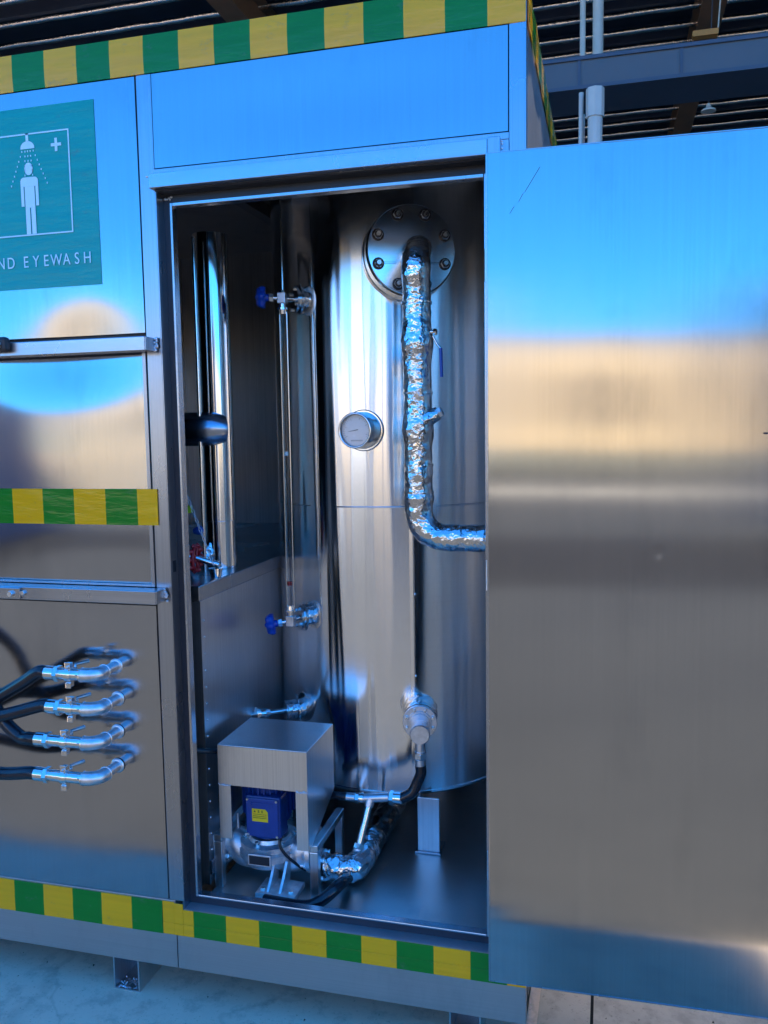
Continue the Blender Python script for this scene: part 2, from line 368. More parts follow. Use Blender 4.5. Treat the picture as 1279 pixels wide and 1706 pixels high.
WHITEP = plain('white_truck_paint', (.78, .75, .68), .35, 0, .05, 2)
BLUEC = plain('blue_container_paint', (.01, .05, .16), .4, 0, .12, 2)
sc1 = thing('shipping_container', (-9.3, -7, 0), 'dark blue shipping container in the yard, mirrored in the steel panels', 'container')
bb = MB(); bb.box(-12.9, -8.4, -9.4, -6.96, .12, 2.6); bb.build('box', BLUEC, sc1)
bb = MB()
for i in range(22): bb.box(-12.85, -8.45, -6.96, -6.92, .25 + i * .105, .25 + i * .105 + .055)
tag(bb.build('ridge', BLUEC, sc1), kind='stuff')
for x in (-12.9, -8.5):
    MB().box(x, x + .1, -7.0, -6.9, 0, 2.62).build('corner_post', BLUEC, sc1)
tr = thing('added_box_truck', (-5, -12, 0), 'white box truck added unseen in the yard for a bright stripe in the tank', 'truck')  # unseen truck, added to give the tank a bright reflected stripe
MB().box(-5.9, -2.6, -14.3, -11.9, .9, 3.9).build('cargo_box', WHITEP, tr, .05)
MB().prism([(-6.0, .6), (-7.3, .6), (-7.3, 1.7), (-7.0, 2.7), (-6.0, 2.8)], 1, -14.2, -12.0).build('cab', WHITEP, tr)
MB().prism([(-6.4, 1.8), (-7.1, 1.8), (-6.9, 2.5), (-6.4, 2.6)], 1, -11.999, -11.98).build('side_window', DARKGLASS, tr)
MB().box(-6.0, -2.7, -14.0, -12.2, .6, .88).build('chassis', BLACK, tr)
for x in (-6.6, -3.5): MB().cyl((x, -12.35, .45), (x, -12.05, .45), .45, seg=28).build('wheel', RUBBER, tr)
st = thing('added_storage_tank', (4.1, -12, 0), 'dark upright storage tank added unseen in the yard for a dark reflection', 'tank')  # unseen, added as a dark stripe in the cladding's reflection
MB().lathe((4.0, -12.4, 0), (0, 0, 1), [(0, 1.0), (3.6, 1.0), (3.9, .5), (4.0, .2)], 32).build('shell', SHEDSTEEL, st)
MB().cyl((3.0, -11.7, 0), (3.0, -11.7, 3.6), .04, seg=8).build('ladder_rail', LIGHTPIPE, st)
gh = thing('gatehouse', (6, -12, 0), 'small cream gatehouse added unseen in the yard for a pale tank reflection', 'building')  # unseen hut, added as a narrow pale stripe in the tank's reflection
MB().box(5.5, 7.0, -14, -11.5, 0, 3.4).build('wall', WHITEP, gh); MB().box(5.35, 7.15, -14.2, -11.35, 3.4, 3.6).build('roof', BEIGE2, gh)
MB().box(5.9, 6.6, -11.499, -11.46, .1, 2.1).build('door', BEIGE2, gh)

# ---------------------------------------------------------------- factory shed behind
shed = thing('factory_shed', (0, 1.2, 0), 'dark open-sided steel factory shed behind and above the cabinet', 'building')
RZ = 8.4
MB().box(-24, 24, 2.3, 27, RZ, RZ + .12).build('roof', ROOFM, shed)
def sag(x0, x1, y, z, nm, M, r=.07, amp=.03):
    pts = [(x0 + (x1 - x0) * i / 160, y, z + amp * math.sin(i * .9)) for i in range(161)]
    return MB().tube(pts, r, 8, disp=lambda q: .009 * noise.noise(q * 9.)).build(nm, M, shed)
y = 2.6
while y < 26:
    MB().box(-24, 24, y - .04, y + .04, RZ - .26, RZ - .002).build('purlin', SHEDSTEEL, shed)
    for dy in (.10, .72): sag(-12, 14, y + dy, RZ - .30, 'insulation_roll', FOILROOF, .050, .003)
    y += 1.25
for x in (-18.5, -11.8, -5.1, 1.6, 8.3, 15):
    b = MB(); b.box(x - .17, x + .17, 2.4, 26.6, RZ - .85, RZ - .82); b.box(x - .02, x + .02, 2.4, 26.6, RZ - .82, RZ - .30); b.box(x - .17, x + .17, 2.4, 26.6, RZ - .30, RZ - .27)
    b.build('rafter', RUST, shed)
b = MB(); b.box(-24, 24, 26.8, 27, 0, RZ)
b.build('rear_wall', GIRDER, shed)
b = MB()
for i in range(150): b.box(-23.8 + i * .32, -23.8 + i * .32 + .09, 26.7, 26.8, 0, RZ - .9)
tag(b.build('wall_rib', SHEDSTEEL, shed), kind='stuff')
MB().box(-24.2, -24, 6.5, 27, 0, RZ).build('side_wall', SHEDSTEEL, shed)
b = MB()
for i in range(60): b.box(-24, -23.9, 6.6 + i * .34, 6.6 + i * .34 + .1, 0, RZ - .9)
tag(b.build('side_wall_rib', GIRDER, shed), kind='stuff')
MB().box(24, 24.2, -1, 27, 0, RZ).build('side_wall', SHEDSTEEL, shed)
for x in (-18.5, -11.8, 8.3, 15):
    b = MB(); b.box(x - .2, x + .2, 9.4, 9.43, 0, RZ - .86); b.box(x - .2, x + .2, 9.77, 9.8, 0, RZ - .86); b.box(x - .02, x + .02, 9.43, 9.77, 0, RZ - .86)
    b.build('column', GIRDER, shed)
b = MB(); b.box(4.9, 11, 24, 24.1, 7.0, 7.18); 
# crane girder, parallel to the cabinet
cg = thing('crane_girder', (0, 6, 4.3), 'deep slate-blue steel crane girder crossing above the cabinet roof', 'girder')
z0, z1 = at(1100, 134, 5.7).z, at(1100, 78, 5.7).z
MB().box(-22, 22, 5.7, 5.73, z0 + .03, z1 - .03).build('web', GIRDER, cg); MB().box(-22, 22, 6.2, 6.23, z0 + .03, z1 - .03).build('web', GIRDER, cg)
MB().box(-22, 22, 5.68, 6.26, z1 - .03, z1).build('top_flange', SHEDSTEEL, cg)
MB().box(-22, 22, 5.68, 6.28, z0, z0 + .03).build('bottom_flange', SHEDSTEEL, cg)
x = -21.4
while x < 21:
    MB().box(x - .012, x + .012, 5.690, 5.6995, z0 + .03, z1 - .03).build('stiffener', SHEDSTEEL, cg); x += .82
for px, r, lab in ((970.5, .028, 'thin pale grey vertical pipe hanging above the crane girder, the left one of two'), (996, .052, 'thick pale grey vertical pipe above the crane girder, the right one of two')):
    p = at(px, 60, 7.0); tag(MB().cyl((p.x, 7, z1 - .3), (p.x, 7, RZ - .02), r).build('hanger_pipe', LIGHTPIPE), lab, 'pipe', 'pipes hanging above the crane girder')
p = at(991, 190, 5.3); dp = thing('downpipe', (p.x, 5.3, 0), 'pale grey downpipe with a wider upper sleeve below the crane girder', 'pipe')
zt = at(991, 148, 5.3).z; zm = at(991, 196, 5.3).z
MB().lathe((p.x, 5.3, 0), (0, 0, 1), [(0, .058), (zm, .058)], 12, False).build('lower_pipe', LIGHTPIPE, dp)
MB().lathe((p.x, 5.3, zm), (0, 0, 1), [(0, .072), (zt - zm, .072)], 8, False).build('sleeve', LIGHTPIPE, dp)
p = at(968, 190, 5.4); tag(MB().cyl((p.x, 5.4, 0), (p.x, 5.4, at(968, 155, 5.4).z), .02).build('conduit', LIGHTPIPE), 'thin grey conduit standing just left of the downpipe', 'conduit')
p = at(1175, 55, 8.5); bl = thing('hanging_bracket', p, 'small orange bracket hanging on a thin wire under the shed roof', 'bracket')
q = at(1180, 56, 8.5); MB().box(q.x - .17, q.x + .10, 8.45, 8.55, q.z - .03, q.z + .03).build('plate', ORANGE, bl); MB().tube([(q.x + .1, 8.5, q.z + .05), (q.x + .24, 8.5, RZ - .02)], .009, 6).build('wire', LIGHTPIPE, bl)
tag(MB().box(-20, 20, 11.0, 11.12, at(1140, 160, 11).z, at(1140, 153, 11).z).build('skylight_strip', YELLOWP), 'long cream strip running under the roof just below the crane girder', 'strip')
for px, yy in ((1180, 9.0),):
    q = at(px, 186, yy); hl = thing('hanging_lamp', q, 'small unlit round lamp hanging from two thin wires under the roof', 'lamp')
    MB().lathe(q, (0, 0, 1), [(0, .085), (.02, .08), (.05, .03), (.09, .02)], 16).build('shade', LIGHTPIPE, hl)
    w_ = MB(); w_.tube([(q.x, yy, q.z + .1), (q.x + .05, yy, RZ - .02)], .006, 5); w_.build('wire', SHEDSTEEL, hl)

# ---------------------------------------------------------------- the stainless cabinet
XL, YB = -3.2, 2.1
cab = thing('equipment_cabinet', (-1.6, 0, 0), 'large stainless steel equipment cabinet with green and yellow tape and its door folded open', 'cabinet')
# shell
MB().box(XL, 0, .004, YB, 2.468, 2.5).build('roof', STEEL_FRAME, cab)
MB().box(-.004, 0, .03, YB, .1, 2.468).build('side_wall', STEEL_DARK, cab)
MB().box(XL, XL + .004, .03, YB, .1, 2.468).build('side_wall', STEEL_DARK, cab)
MB().box(XL + .004, -.004, YB - .004, YB, .1, 2.468).build('rear_wall', STEEL_DARK, cab)
MB().box(-.038, 0, 0, .03, .292, 2.468).build('corner_post', STEEL_FRAME, cab, .002)
# base beam: two lengths with a seam at -.93
MB().box(-.929, 0, 0, .06, .1, .268).build('base_beam', STEEL_BASE, cab, .0015)
MB().box(XL, -.931, 0, .06, .1, .291).build('base_beam', STEEL_BASE, cab, .0015)
MB().box(-.002, .0, .06, YB, .1, .13).build('side_skirt', STEEL_BASE, cab)
# top rail under the tape
MB().box(XL, 0, .0, .03, 2.412, 2.468).build('top_rail', STEEL_FRAME, cab)
# post between the compartments, seam at -.9485
MB().box(-.9475, -.907, 0, .033, .292, 2.411).build('door_post', STEEL_FRAME, cab, .0012)
MB().box(-.9515, -.9478, .004, .03, .292, 2.411).build('seam', BLACK, cab)
def g2(x, z, cx, cz, sx, sz): return math.exp(-((x - cx) / sx) ** 2 - ((z - cz) / sz) ** 2)
# transom panel over the door
MB().sheet(-.905, -.040, 2.187, 2.409, lambda x, z: -.001 + .0022 * g2(x, z, -.45, 2.30, .35, .09) , 60, 24, .003).build('transom_panel', STEEL_PANEL, cab)
MB().box(-.907, -.038, .0195, .03, 2.172, 2.411).build('transom_backing', BLACK, cab)
MB().box(-.907, -.038, -.001, .005, 2.170, 2.185).build('transom_sill', STEEL_FRAME, cab, .001)
# upper left panel, sucked in near its lower edge
def uy(x, z): return .001 + .0078 * g2(x, z, -1.12, 1.74, .15, .125) - .0012 * g2(x, z, -1.3, 2.35, .5, .12)
MB().sheet(-2.2, -.952, 1.792, 2.409, uy, 110, 70, .003).build('wall_panel', STEEL_PANEL, cab)
# middle hatch, dished
def my(x, z): return .004 + .012 * g2(x, z, -1.23, 1.77, .26, .13) - .004 * g2(x, z, -1.05, 1.28, .3, .12) + .004 * g2(x, z, -1.45, 1.45, .1, .5)
MB().sheet(-2.19, -.962, 1.150, 1.738, my, 110, 70, .003).build('hatch_panel', STEEL_PANEL, cab)
b = MB(); b.box(-.962, -.952, -.001, .02, 1.142, 1.742); b.build('hatch_trim', STEEL_FRAME, cab, .001)
MB().box(-2.2, -.962, -.001, .02, 1.142, 1.149).build('hatch_trim', STEEL_FRAME, cab, .001)
MB().box(-2.2, -.952, .0195, .03, .30, 2.41).build('panel_backing', BLACK, cab)
# lower left panel
def ly(x, z): return .001 + .003 * g2(x, z, -1.25, .5, .3, .2) - .003 * g2(x, z, -1.1, .98, .2, .1)
MB().sheet(-2.2, -.952, .292, 1.092, ly, 90, 80, .003).build('wall_panel', STEEL_PANEL, cab)
for xx0, xx1 in ((XL + .006, -2.203),):
    for zz0, zz1 in ((.292, 1.092), (1.15, 1.738), (1.792, 2.409)):
        MB().sheet(xx0, xx1, zz0, zz1, lambda x, z: .001, 4, 4, .003).build('wall_panel', STEEL_PANEL, cab)
# rails above and below the hatch
for z0, z1 in ((1.742, 1.777), (1.106, 1.141)):
    r = MB().box(-3.1, -.924, -.05, -.004, z0, z1).build('hatch_rail', STEEL_RAIL, cab, .002)
    MB().box(-.9245, -.9215, -.048, -.005, z0 + .001, z1 - .001).build('end_cap', STEEL_FRAME, r, .001)
    wd = MB()
    for k in range(14): wd.lathe((-.918 + random.uniform(-.004, .004), -.006, z0 + (z1 - z0) * random.random()), (0, -1, 0), [(0, .004), (.003, .003), (.004, .0)], 7)
    wd.build('weld_bead', CAST, r)
p = at(8, 578, -.06); r = MB().box(-1.46, p.x + .012, -.075, -.0505, 1.752, 1.790).build('latch_block', BLACK, cab, .008); MB().hexp((p.x - .005, -.075, 1.769), (0, -1, 0), .008, .006).build('bolt', ZINC, r)
r = MB().box(-1.47, -1.318, -.0595, -.0505, 1.108, 1.139).build('latch_plate', STEEL_RAIL, cab, .002)
MB().hexp((-1.343, -.0595, 1.123), (0, -1, 0), .0085, .008).build('bolt', ZINC, r)
MB().hexp((-1.312, -.0502, 1.124), (0, -1, 0), .0075, .007).build('bolt', ZINC, r)

# door frame: reveal, rebate face, bright lip
OX0, OX1, OZ0, OZ1 = -.907, -.060, .270, 2.1315
df = MB()
df.box(OX0, OX0 + .002, .0005, .037, OZ0, OZ1)                     # left reveal

df.box(OX1, OX1 + .002, .0005, .037, OZ0, OZ1)
fr = df.build('door_frame', STEEL_FRAME, cab)
MB().box(OX0, OX1, .0005, .037, OZ0 - .002, OZ0).build('sill', steel('brushed_sill_steel', (.62, .63, .65), .5, .62, 'H', 0, 'H', .001, .2), fr)
SEAL_AND_SHADE = plain('gasket_and_head_shade', (.03, .032, .04), .35, .3)  # gasket on the rebate; on the head reveal the dark colour imitates shade
MB().box(OX0, OX1, .0005, .037, OZ1, OZ1 + .0025).build('head_reveal_shade', SEAL_AND_SHADE, fr)  # steel head reveal coloured dark to imitate its shade
LX0, LX1, LZ0, LZ1 = -.886, -.092, .292, 2.1115
rb = MB(); rb.box(OX0, LX0, .037, .040, OZ0, OZ1); rb.box(LX1, OX1, .037, .040, OZ0, OZ1); rb.box(LX0, LX1, .037, .040, LZ1, OZ1); rb.box(LX0, LX1, .037, .040, OZ0, LZ0)
rb.build('rebate', SEAL_AND_SHADE, fr)
lip = MB()
lip.box(LX0, LX0 + .007, .030, .055, LZ0 - .0, LZ1); lip.box(LX1 - .006, LX1, .030, .055, LZ0, LZ1)
lip.box(LX0 + .007, LX1 - .006, .030, .055, LZ1 - .010, LZ1); lip.box(LX0 + .007, LX1 - .006, .030, .055, LZ0, LZ0 + .006)
lip.build('lip', STEEL_RAIL, fr, .0018)
MB().box(-.9065, -.9045, .012, .027, 1.30 - .12, 1.33 - .12).build('strike_slot', BLACK, fr)
# projecting drip strip over the door with its right end block
dz0, dz1 = 2.1345, 2.169
MB().box(-.9115, -.0835, -.022, .0, dz0, dz1).build('drip_strip', STEEL_RAIL, cab, .0015)
MB().box(-.083, -.055, -.022, .0, dz0, dz1 + .003).build('strip_end', STEEL_FRAME, cab, .002)
wd = MB()
for i in range(34):
    x, z = random.choice([(-.93 + random.random() * .03, 2.170), (-.905 + random.random() * .02, 2.171), (-.083 + random.random() * .03, 2.174), (-.054, 2.17 - random.random() * .02), (-.56 + random.random() * .05, 2.172), (-.35 + random.random() * .06, 2.172)])
    wd.lathe((x, .001, z), (0, -1, 0), [(0, .0035), (.002, .003), (.0035, .0008)], 7)
for i in range(10): wd.lathe((-.901 + random.random() * .02, .036, 2.120 + random.random() * .006), (0, -1, 0), [(0, .003), (.002, .0025), (.003, .0005)], 6)
wd.build('weld_bead', CAST, cab)

MB().box(-.0595, -.0385, .0, .03, .292, 2.1695).build('hinge_post', STEEL_FRAME, cab)
# open door, folded back flat: hinge at the right jamb
DX0, DX1, DY = -.0855, .775, -.030
door = MB().sheet(DX0 + .004, DX1, .222, 2.134, lambda x, z: DY - .0012 + (x - DX0) * .022 + .0016 * math.sin(z * 3.1 + .6) * math.sin(x * 3) + .0006 * g2(x, z, .288, 1.262, .006, .010), 150, 260, .001).build('door', STEEL_DOOR, cab)
e = MB(); e.box(DX0, DX0 + .004, DY - .003, DY + .026, .220, 2.136); e.build('door_edge', STEEL_RAIL, door, .0015)
e = MB()
e.prism([(DX0 + .004, DY - .002), (DX1, DY - .002 + .019), (DX1, DY + .045), (DX0 + .004, DY + .026)], 2, 2.134, 2.136); e.prism([(DX0 + .004, DY - .002), (DX1, DY - .002 + .019), (DX1, DY + .045), (DX0 + .004, DY + .026)], 2, .220, .222)
e.prism([(DX1, DY + .017), (DX1 + .002, DY + .017), (DX1 + .002, DY + .045), (DX1, DY + .045)], 2, .220, 2.136)
e.prism([(DX0 + .004, DY + .024), (DX1, DY + .043), (DX1, DY + .045), (DX0 + .004, DY + .026)], 2, .222, 2.134)
e.build('door_return', STEEL_FRAME, door)
q = at(1275, 722, -.02); MB().box(q.x - .004, q.x + .03, DY + .008, DY + .016, q.z - .0015, q.z + .002).build('latch_slot', BLACK, door)
for z in (.5, 1.2, 1.9):
    MB().cyl((-.0865, -.012, z - .035), (-.0865, -.012, z + .035), .005, seg=12).build('hinge', CAST, door)

sx_ = MB()
for a_, b_ in (((899, 278), (874, 320)), ((871, 322), (864, 336)), ((856, 344), (849, 356))):
    A_ = at(*a_, 0); B2 = at(*b_, 0); k_ = lambda q: Vector((q.x, DY - .0014 + (q.x - DX0) * .022, q.z))
    A_, B2 = at(a_[0], a_[1], DY), at(b_[0], b_[1], DY); sx_.tube([k_(A_), k_(B2)], .0006, 5)
sx_.build('scratch', plain('dark_scratch', (.08, .09, .11), .4, .9), door)  # thin dark-coloured scratches on the door sheet

# interior
MB().box(-.885, -.042, .056, 1.62, .25, .256).build('floor', STEEL_FLOOR, cab)
MB().box(-.042, -.038, .04, 1.62, .25, 2.36).build('inner_wall', STEEL_DARK, cab)
MB().box(-1.7, -.042, 1.62, 1.624, .25, 2.36).build('inner_wall', STEEL_DARK, cab)
MB().box(-1.7, -.042, .04, 1.62, 2.33, 2.334).build('inner_ceiling', STEEL_DARK, cab)
MB().box(-1.704, -1.70, .04, 1.62, 1.09, 2.33).build('inner_wall', STEEL_DARK, cab)
MB().box(-.893, -.889, .045, .062, .25, 2.12).build('inner_jamb', STEEL_DARK, cab)
b = MB(); b.box(-1.1, -.06, .18, .21, 2.20, 2.235); b.build('ceiling_angle', STEEL_FRAME, cab)
MB().box(-1.02, -.98, .1, 1.6, 2.29, 2.328).build('ceiling_angle', STEEL_FRAME, cab)
# side box on the left with a shelf on top
sb = MB().box(-1.6, -.893, .13, 1.61, .27, 1.085).build('side_box', STEEL_DARK, cab)
MB().box(-1.65, -.878, .10, 1.615, 1.086, 1.128).build('shelf', STEEL_FRAME, sb, .003)
rv = MB()
for k in range(16): rv.lathe((-.892, .145, .32 + k * .047), (1, 0, 0), [(0, .004), (.002, .003), (.003, .001)], 8)
rv.build('rivet_row', ZINC, sb)
MB().box(-.892, -.885, .13, 1.3, .30, .34).build('kick_angle', STEEL_FRAME, sb, .001)

# skid feet: open channel stubs on the ground
def foot(x, y0):
    b = MB(); t = .004
    b.box(x - .04, x - .04 + t, y0, y0 + 1.9, 0, .0995); b.box(x + .04 - t, x + .04, y0, y0 + 1.9, 0, .0995); b.box(x - .04 + t, x + .04 - t, y0, y0 + 1.9, 0, t)
    b.box(x - .04 + t, x + .04 - t, y0 + .12, y0 + .13, t, .0995)
    o = b.build('skid_foot', STEEL_DARK, cab)
    s_ = MB()
    for k in range(60): s_.lathe((x + random.uniform(-.034, .034), y0 + random.uniform(.004, .05), t), (0, 0, 1), [(0, random.uniform(.002, .005)), (random.uniform(.001, .004), .0005)], 6)
    s_.build('weld_spatter', CAST, o)
foot(-1.098, .012); foot(-.155, .035); foot(-2.1, .012); foot(-3.05, .012)

# ---------------------------------------------------------------- tape (flat print: two vinyl colours)
def tape(name, edges, ztop, zbot, first, off=.0015, wob=.0004, extra=None, lift=None):
    b = MB(); ny = 6
    for i in range(len(edges) - 1):
        mi = (i + first) % 2; x0, x1 = edges[i], edges[i + 1]; nx = 6; vs = []
        for j in range(ny + 1):
            for k in range(nx + 1):
                x = x0 + (x1 - x0) * k / nx; z = zbot(x) + (ztop(x) - zbot(x)) * j / ny
                y = -off - wob * (1 + noise.noise(Vector((x * 9, 0, z * 60)))) - (lift(x, z) if lift else 0)
                vs.append((x, y, z))
        b.add(vs, [(j * (nx + 1) + k, j * (nx + 1) + k + 1, (j + 1) * (nx + 1) + k + 1, (j + 1) * (nx + 1) + k) for j in range(ny) for k in range(nx)], True, mi)
        # thin rim so the film has an edge
        b.add([(x0, -off, zbot(x0)), (x1, -off, zbot(x1)), (x1, -.0001, zbot(x1)), (x0, -.0001, zbot(x0))], [(0, 1, 2, 3)], False, mi)
        b.add([(x0, -off, ztop(x0)), (x1, -off, ztop(x1)), (x1, -.0001, ztop(x1)), (x0, -.0001, ztop(x0))], [(0, 3, 2, 1)], False, mi)
    return b.build(name, [TYELLOW, TGREEN], cab)
P_ = .0935
te = [-.001, -.084, -.178, -.272, -.365, -.458, -.549, -.642, -.735, -.828, -.923, -1.016, -1.109, -1.202, -1.296] + [-1.296 - P_ * k for k in range(1, 20)]
te = te[::-1]
# the tape bellies out where it is wrapped loosely over the roof edge
tape('hazard_tape', te, lambda x: 2.5005, lambda x: 2.4115, (len(te)) % 2, lift=lambda x, z: .002 * max(0, math.sin((z - 2.41) / .09 * math.pi)) + .0012 * noise.noise(Vector((x * 2.2, 1, z * 8))))
me_ = [-.933, -.991, -1.084, -1.178, -1.273, -1.367] + [-1.367 - P_ * k for k in range(1, 9)]; me_ = me_[::-1]
tape('hazard_tape', me_, lambda x: 1.397, lambda x: 1.3035, len(me_) % 2, off=.003)
be = [-.969, -1.062, -1.155, -1.246, -1.340, -1.435] + [-1.435 - P_ * k for k in range(1, 18)]; be = be[::-1]
bz = lambda x: .1955
tape('hazard_tape', be, lambda x: .286, bz, (len(be) + 1) % 2, off=.0025, lift=lambda x, z: .0012 if z < .25 else 0)
be2 = [-.969, -.935, -.9085, -.878, -.784, -.690, -.598, -.505, -.412, -.320, -.226, -.134, -.045, 0.0]
b = MB()
def bt(x0, x1, zt, mi, off):
    b.box(x0, x1, -off, -.0002, .1955, .228, mi); b.box(x0, x1, -off + .0009, -.0002, .2282, zt, mi)
bt(-.969, -.935, .287, 0, .0030); bt(-.9348, -.9085, .284, 0, .0034); bt(-.9083, -.878, .2685, 0, .0030)
for i, (x0, x1) in enumerate(zip(be2[3:-1], be2[4:])): bt(x0 + .0001, x1, .2685, 1 if i % 2 == 0 else 0, .0027)
b.build('hazard_tape', [TYELLOW, TGREEN], cab, .0006)
# tape round the side, crumpled
b = MB(); vs = []; n_ = 90; ys = []
for i in range(n_ + 1):
    yy = .002 + 2.05 * i / n_
    for j in range(7):
        zz = 2.41 + .09 * j / 6; vs.append((.0022 + .004 * abs(noise.noise(Vector((yy * 7, 3, zz * 30)))) + (.004 if j in (2, 3) else 0) * noise.noise(Vector((yy * 20, 0, 0))), yy, zz))
for i in range(n_):
    for j in range(6): b.add([vs[i * 7 + j], vs[(i + 1) * 7 + j], vs[(i + 1) * 7 + j + 1], vs[i * 7 + j + 1]], [(0, 1, 2, 3)], True, int((2.05 * i / n_) / P_) % 2)
b.build('hazard_tape', [TYELLOW, TGREEN], cab)

# ---------------------------------------------------------------- green safety sign (a film stuck to the panel)
SY = -.0012
sg = MB(); nx, nz = 60, 70; vs = []; sx0, sx1, sz0, sz1 = -1.462, -1.067, 1.918, 2.369
sgy = lambda x, z: uy(x, z) - .0010
for j in range(nz + 1):
    for i in range(nx + 1):
        x = sx0 + (sx1 - sx0) * i / nx; z = sz0 + (sz1 - sz0) * j / nz; vs.append((x, sgy(x, z), z))
sg.add(vs, [(j * (nx + 1) + i, j * (nx + 1) + i + 1, (j + 1) * (nx + 1) + i + 1, (j + 1) * (nx + 1) + i) for j in range(nz) for i in range(nx)], True)
sign = sg.build('safety_sign', SIGNGREEN, cab)
yp = min(sgy(-1.26, z) for z in (1.93, 2.0, 2.1, 2.2, 2.3, 2.36)) - .0006
def flat(poly, mb): mb.prism(poly, 1, yp - .0004, yp)
f = MB(); fx0, fx1, fz0, fz1, t = -1.388, -1.141, 2.052, 2.306, .0035
for a in ((fx0, fx1, fz1 - t, fz1), (fx0, fx1, fz0, fz0 + t), (fx0, fx0 + t, fz0 + t, fz1 - t), (fx1 - t, fx1, fz0 + t, fz1 - t)): f.box(a[0], a[1], yp - .0004, yp, a[2], a[3])
f.build('frame_line', SIGNWHITE, sign)
cx = -1.2635; pc = MB()
flat([(cx - .004, 2.306), (cx + .004, 2.306), (cx + .004, 2.286), (cx - .004, 2.286)], pc)
flat([(cx - .0205, 2.268)] + [(cx + .0205 * math.cos(t_), 2.270 + .017 * math.sin(t_)) for t_ in [math.pi * (1 - k / 14) for k in range(15)]] + [(cx + .0205, 2.268)], pc)
for k, dx in enumerate((-.020, -.009, 0, .009, .020)):
    m_ = (8, 6, 3, 6, 8)[k]
    for j in range(m_):
        x = cx + dx * (.85 + .26 * j * (1 if abs(dx) > .015 else .32)); z = 2.262 - .0118 * j
        if abs(dx) < .001 and z < 2.236: continue
        pc.prism([(x - .0013, z - .0022), (x + .0013, z - .0022), (x + .0013, z + .0022), (x - .0013, z + .0022)], 1, yp - .0004, yp)
pc.build('shower_spray', SIGNWHITE, sign)
fg = MB()
flat([(cx + .0125 * math.cos(t_), 2.2185 + .0155 * math.sin(t_)) for t_ in [2 * math.pi * k / 28 for k in range(28)]], fg)
B = lambda a, b_, c, d: fg.box(cx + a, cx + b_, yp - .0004, yp, c, d)
flat([(cx - .026, 2.175), (cx + .026, 2.175)] + [(cx + .026 * math.cos(t_) if False else cx + .016 + .010 * math.cos(t_), 2.188 + .010 * math.sin(t_)) for t_ in [math.pi / 2 * k / 6 for k in range(7)]] + [(cx - .016 - .010 * math.sin(t_), 2.188 + .010 * math.cos(t_)) for t_ in [math.pi / 2 * k / 6 for k in range(7)]], fg)
B(-.026, -.0175, 2.126, 2.1748); B(.0175, .026, 2.126, 2.1748); B(-.0145, .0145, 2.122, 2.1748); B(-.0145, -.0018, 2.056, 2.1218); B(.0018, .0145, 2.056, 2.1218)
fg.build('figure', SIGNWHITE, sign)
cr = MB(); cr.box(-1.183, -1.1755, yp - .0004, yp, 2.2545, 2.287); cr.box(-1.194, -1.1832, yp - .0004, yp, 2.267, 2.2745); cr.box(-1.1753, -1.1645, yp - .0004, yp, 2.267, 2.2745)
cr.build('cross', SIGNWHITE, sign)
for k, ch_ in enumerate('AND EYEWASH'):
    if ch_ != ' ': text('letter', ch_, .041, (-1.104 - (10 - k) * .0303 + (.0151 if k < 3 else 0), yp - .0002, 1.9725), SIGNWHITE, sign, 'CENTER', 1, .80)

# ---------------------------------------------------------------- tank
AX, AY, TR = -.52, .86, .40
tank = thing('insulated_tank', (AX, AY, .256), 'tall polished steel clad water tank standing in the open compartment', 'tank')
def tpoint(px, py):
    d = RT * (px - 639.5) - UP * (py - 853) + FW * 1400; wx, wy = CAM.x - AX, CAM.y - AY
    a = d.x ** 2 + d.y ** 2; b_ = 2 * (d.x * wx + d.y * wy); c = wx * wx + wy * wy - TR * TR
    t_ = (-b_ - math.sqrt(b_ * b_ - 4 * a * c)) / (2 * a); P = CAM + d * t_; return P, Vector((P.x - AX, P.y - AY, 0)).normalized()
WAVES = [(258, .0007), (266, .0009), (273, -.0008), (279, .0009), (285, -.0007), (291, .0008), (236, .001), (228, -.001), (303, .001), (312, -.0012)]
def shell(z0, z1, r, nm):
    b = MB(); ns, nz = 420, 46; vs = []
    for j in range(nz + 1):
        for i in range(ns):
            t_ = 2 * math.pi * i / ns; z = z0 + (z1 - z0) * j / nz
            q = Vector((math.cos(t_) * 1.7, math.sin(t_) * 1.7, z * 1.3)); rr = r + .0022 * noise.noise(q * 1.6) + .0090 * max(0, min(1, (z - .62) / .10)) * max(0, min(1, (2.12 - z) / .15)) * math.exp(-((math.degrees(t_) - 249.0 + .6 * math.sin(z * 3)) / 6.0) ** 2)
            for t0_, a0_ in WAVES: rr += a0_ * math.exp(-((math.degrees(t_) - t0_ - 1.0 * math.sin(z * 2.3 + t0_)) / 2.0) ** 2)
            rr += 0 + .0011 * noise.noise(Vector((q.x * 5, q.y * 5, q.z * 1.2)))
            vs.append((AX + rr * math.cos(t_), AY + rr * math.sin(t_), z))
    b.add(vs, [(j * ns + i, j * ns + (i + 1) % ns, (j + 1) * ns + (i + 1) % ns, (j + 1) * ns + i) for j in range(nz) for i in range(ns)], True)
    return b.build(nm, STEEL_TANK, tank)
shell(.437, 1.3125, TR - .0015, 'lower_cladding'); shell(1.3105, 2.29, TR, 'upper_cladding')
MB().torus((AX, AY, 1.312), (0, 0, 1), TR + .0015, .0022, 96, 8).build('seam', CHROME, tank)
MB().lathe((AX, AY, .424), (0, 0, 1), [(0, TR - .012), (.010, TR + .002), (.016, TR + .002)], 96).build('bottom_rim', CHROME, tank)
MB().lathe((AX, AY, 2.288), (0, 0, 1), [(0, TR + .001), (.006, TR + .001), (.03, TR - .1)], 96).build('top_plate', STEEL_DARK, tank)
l0 = atz(695, 1422, .256); l1 = atz(733, 1422, .256)
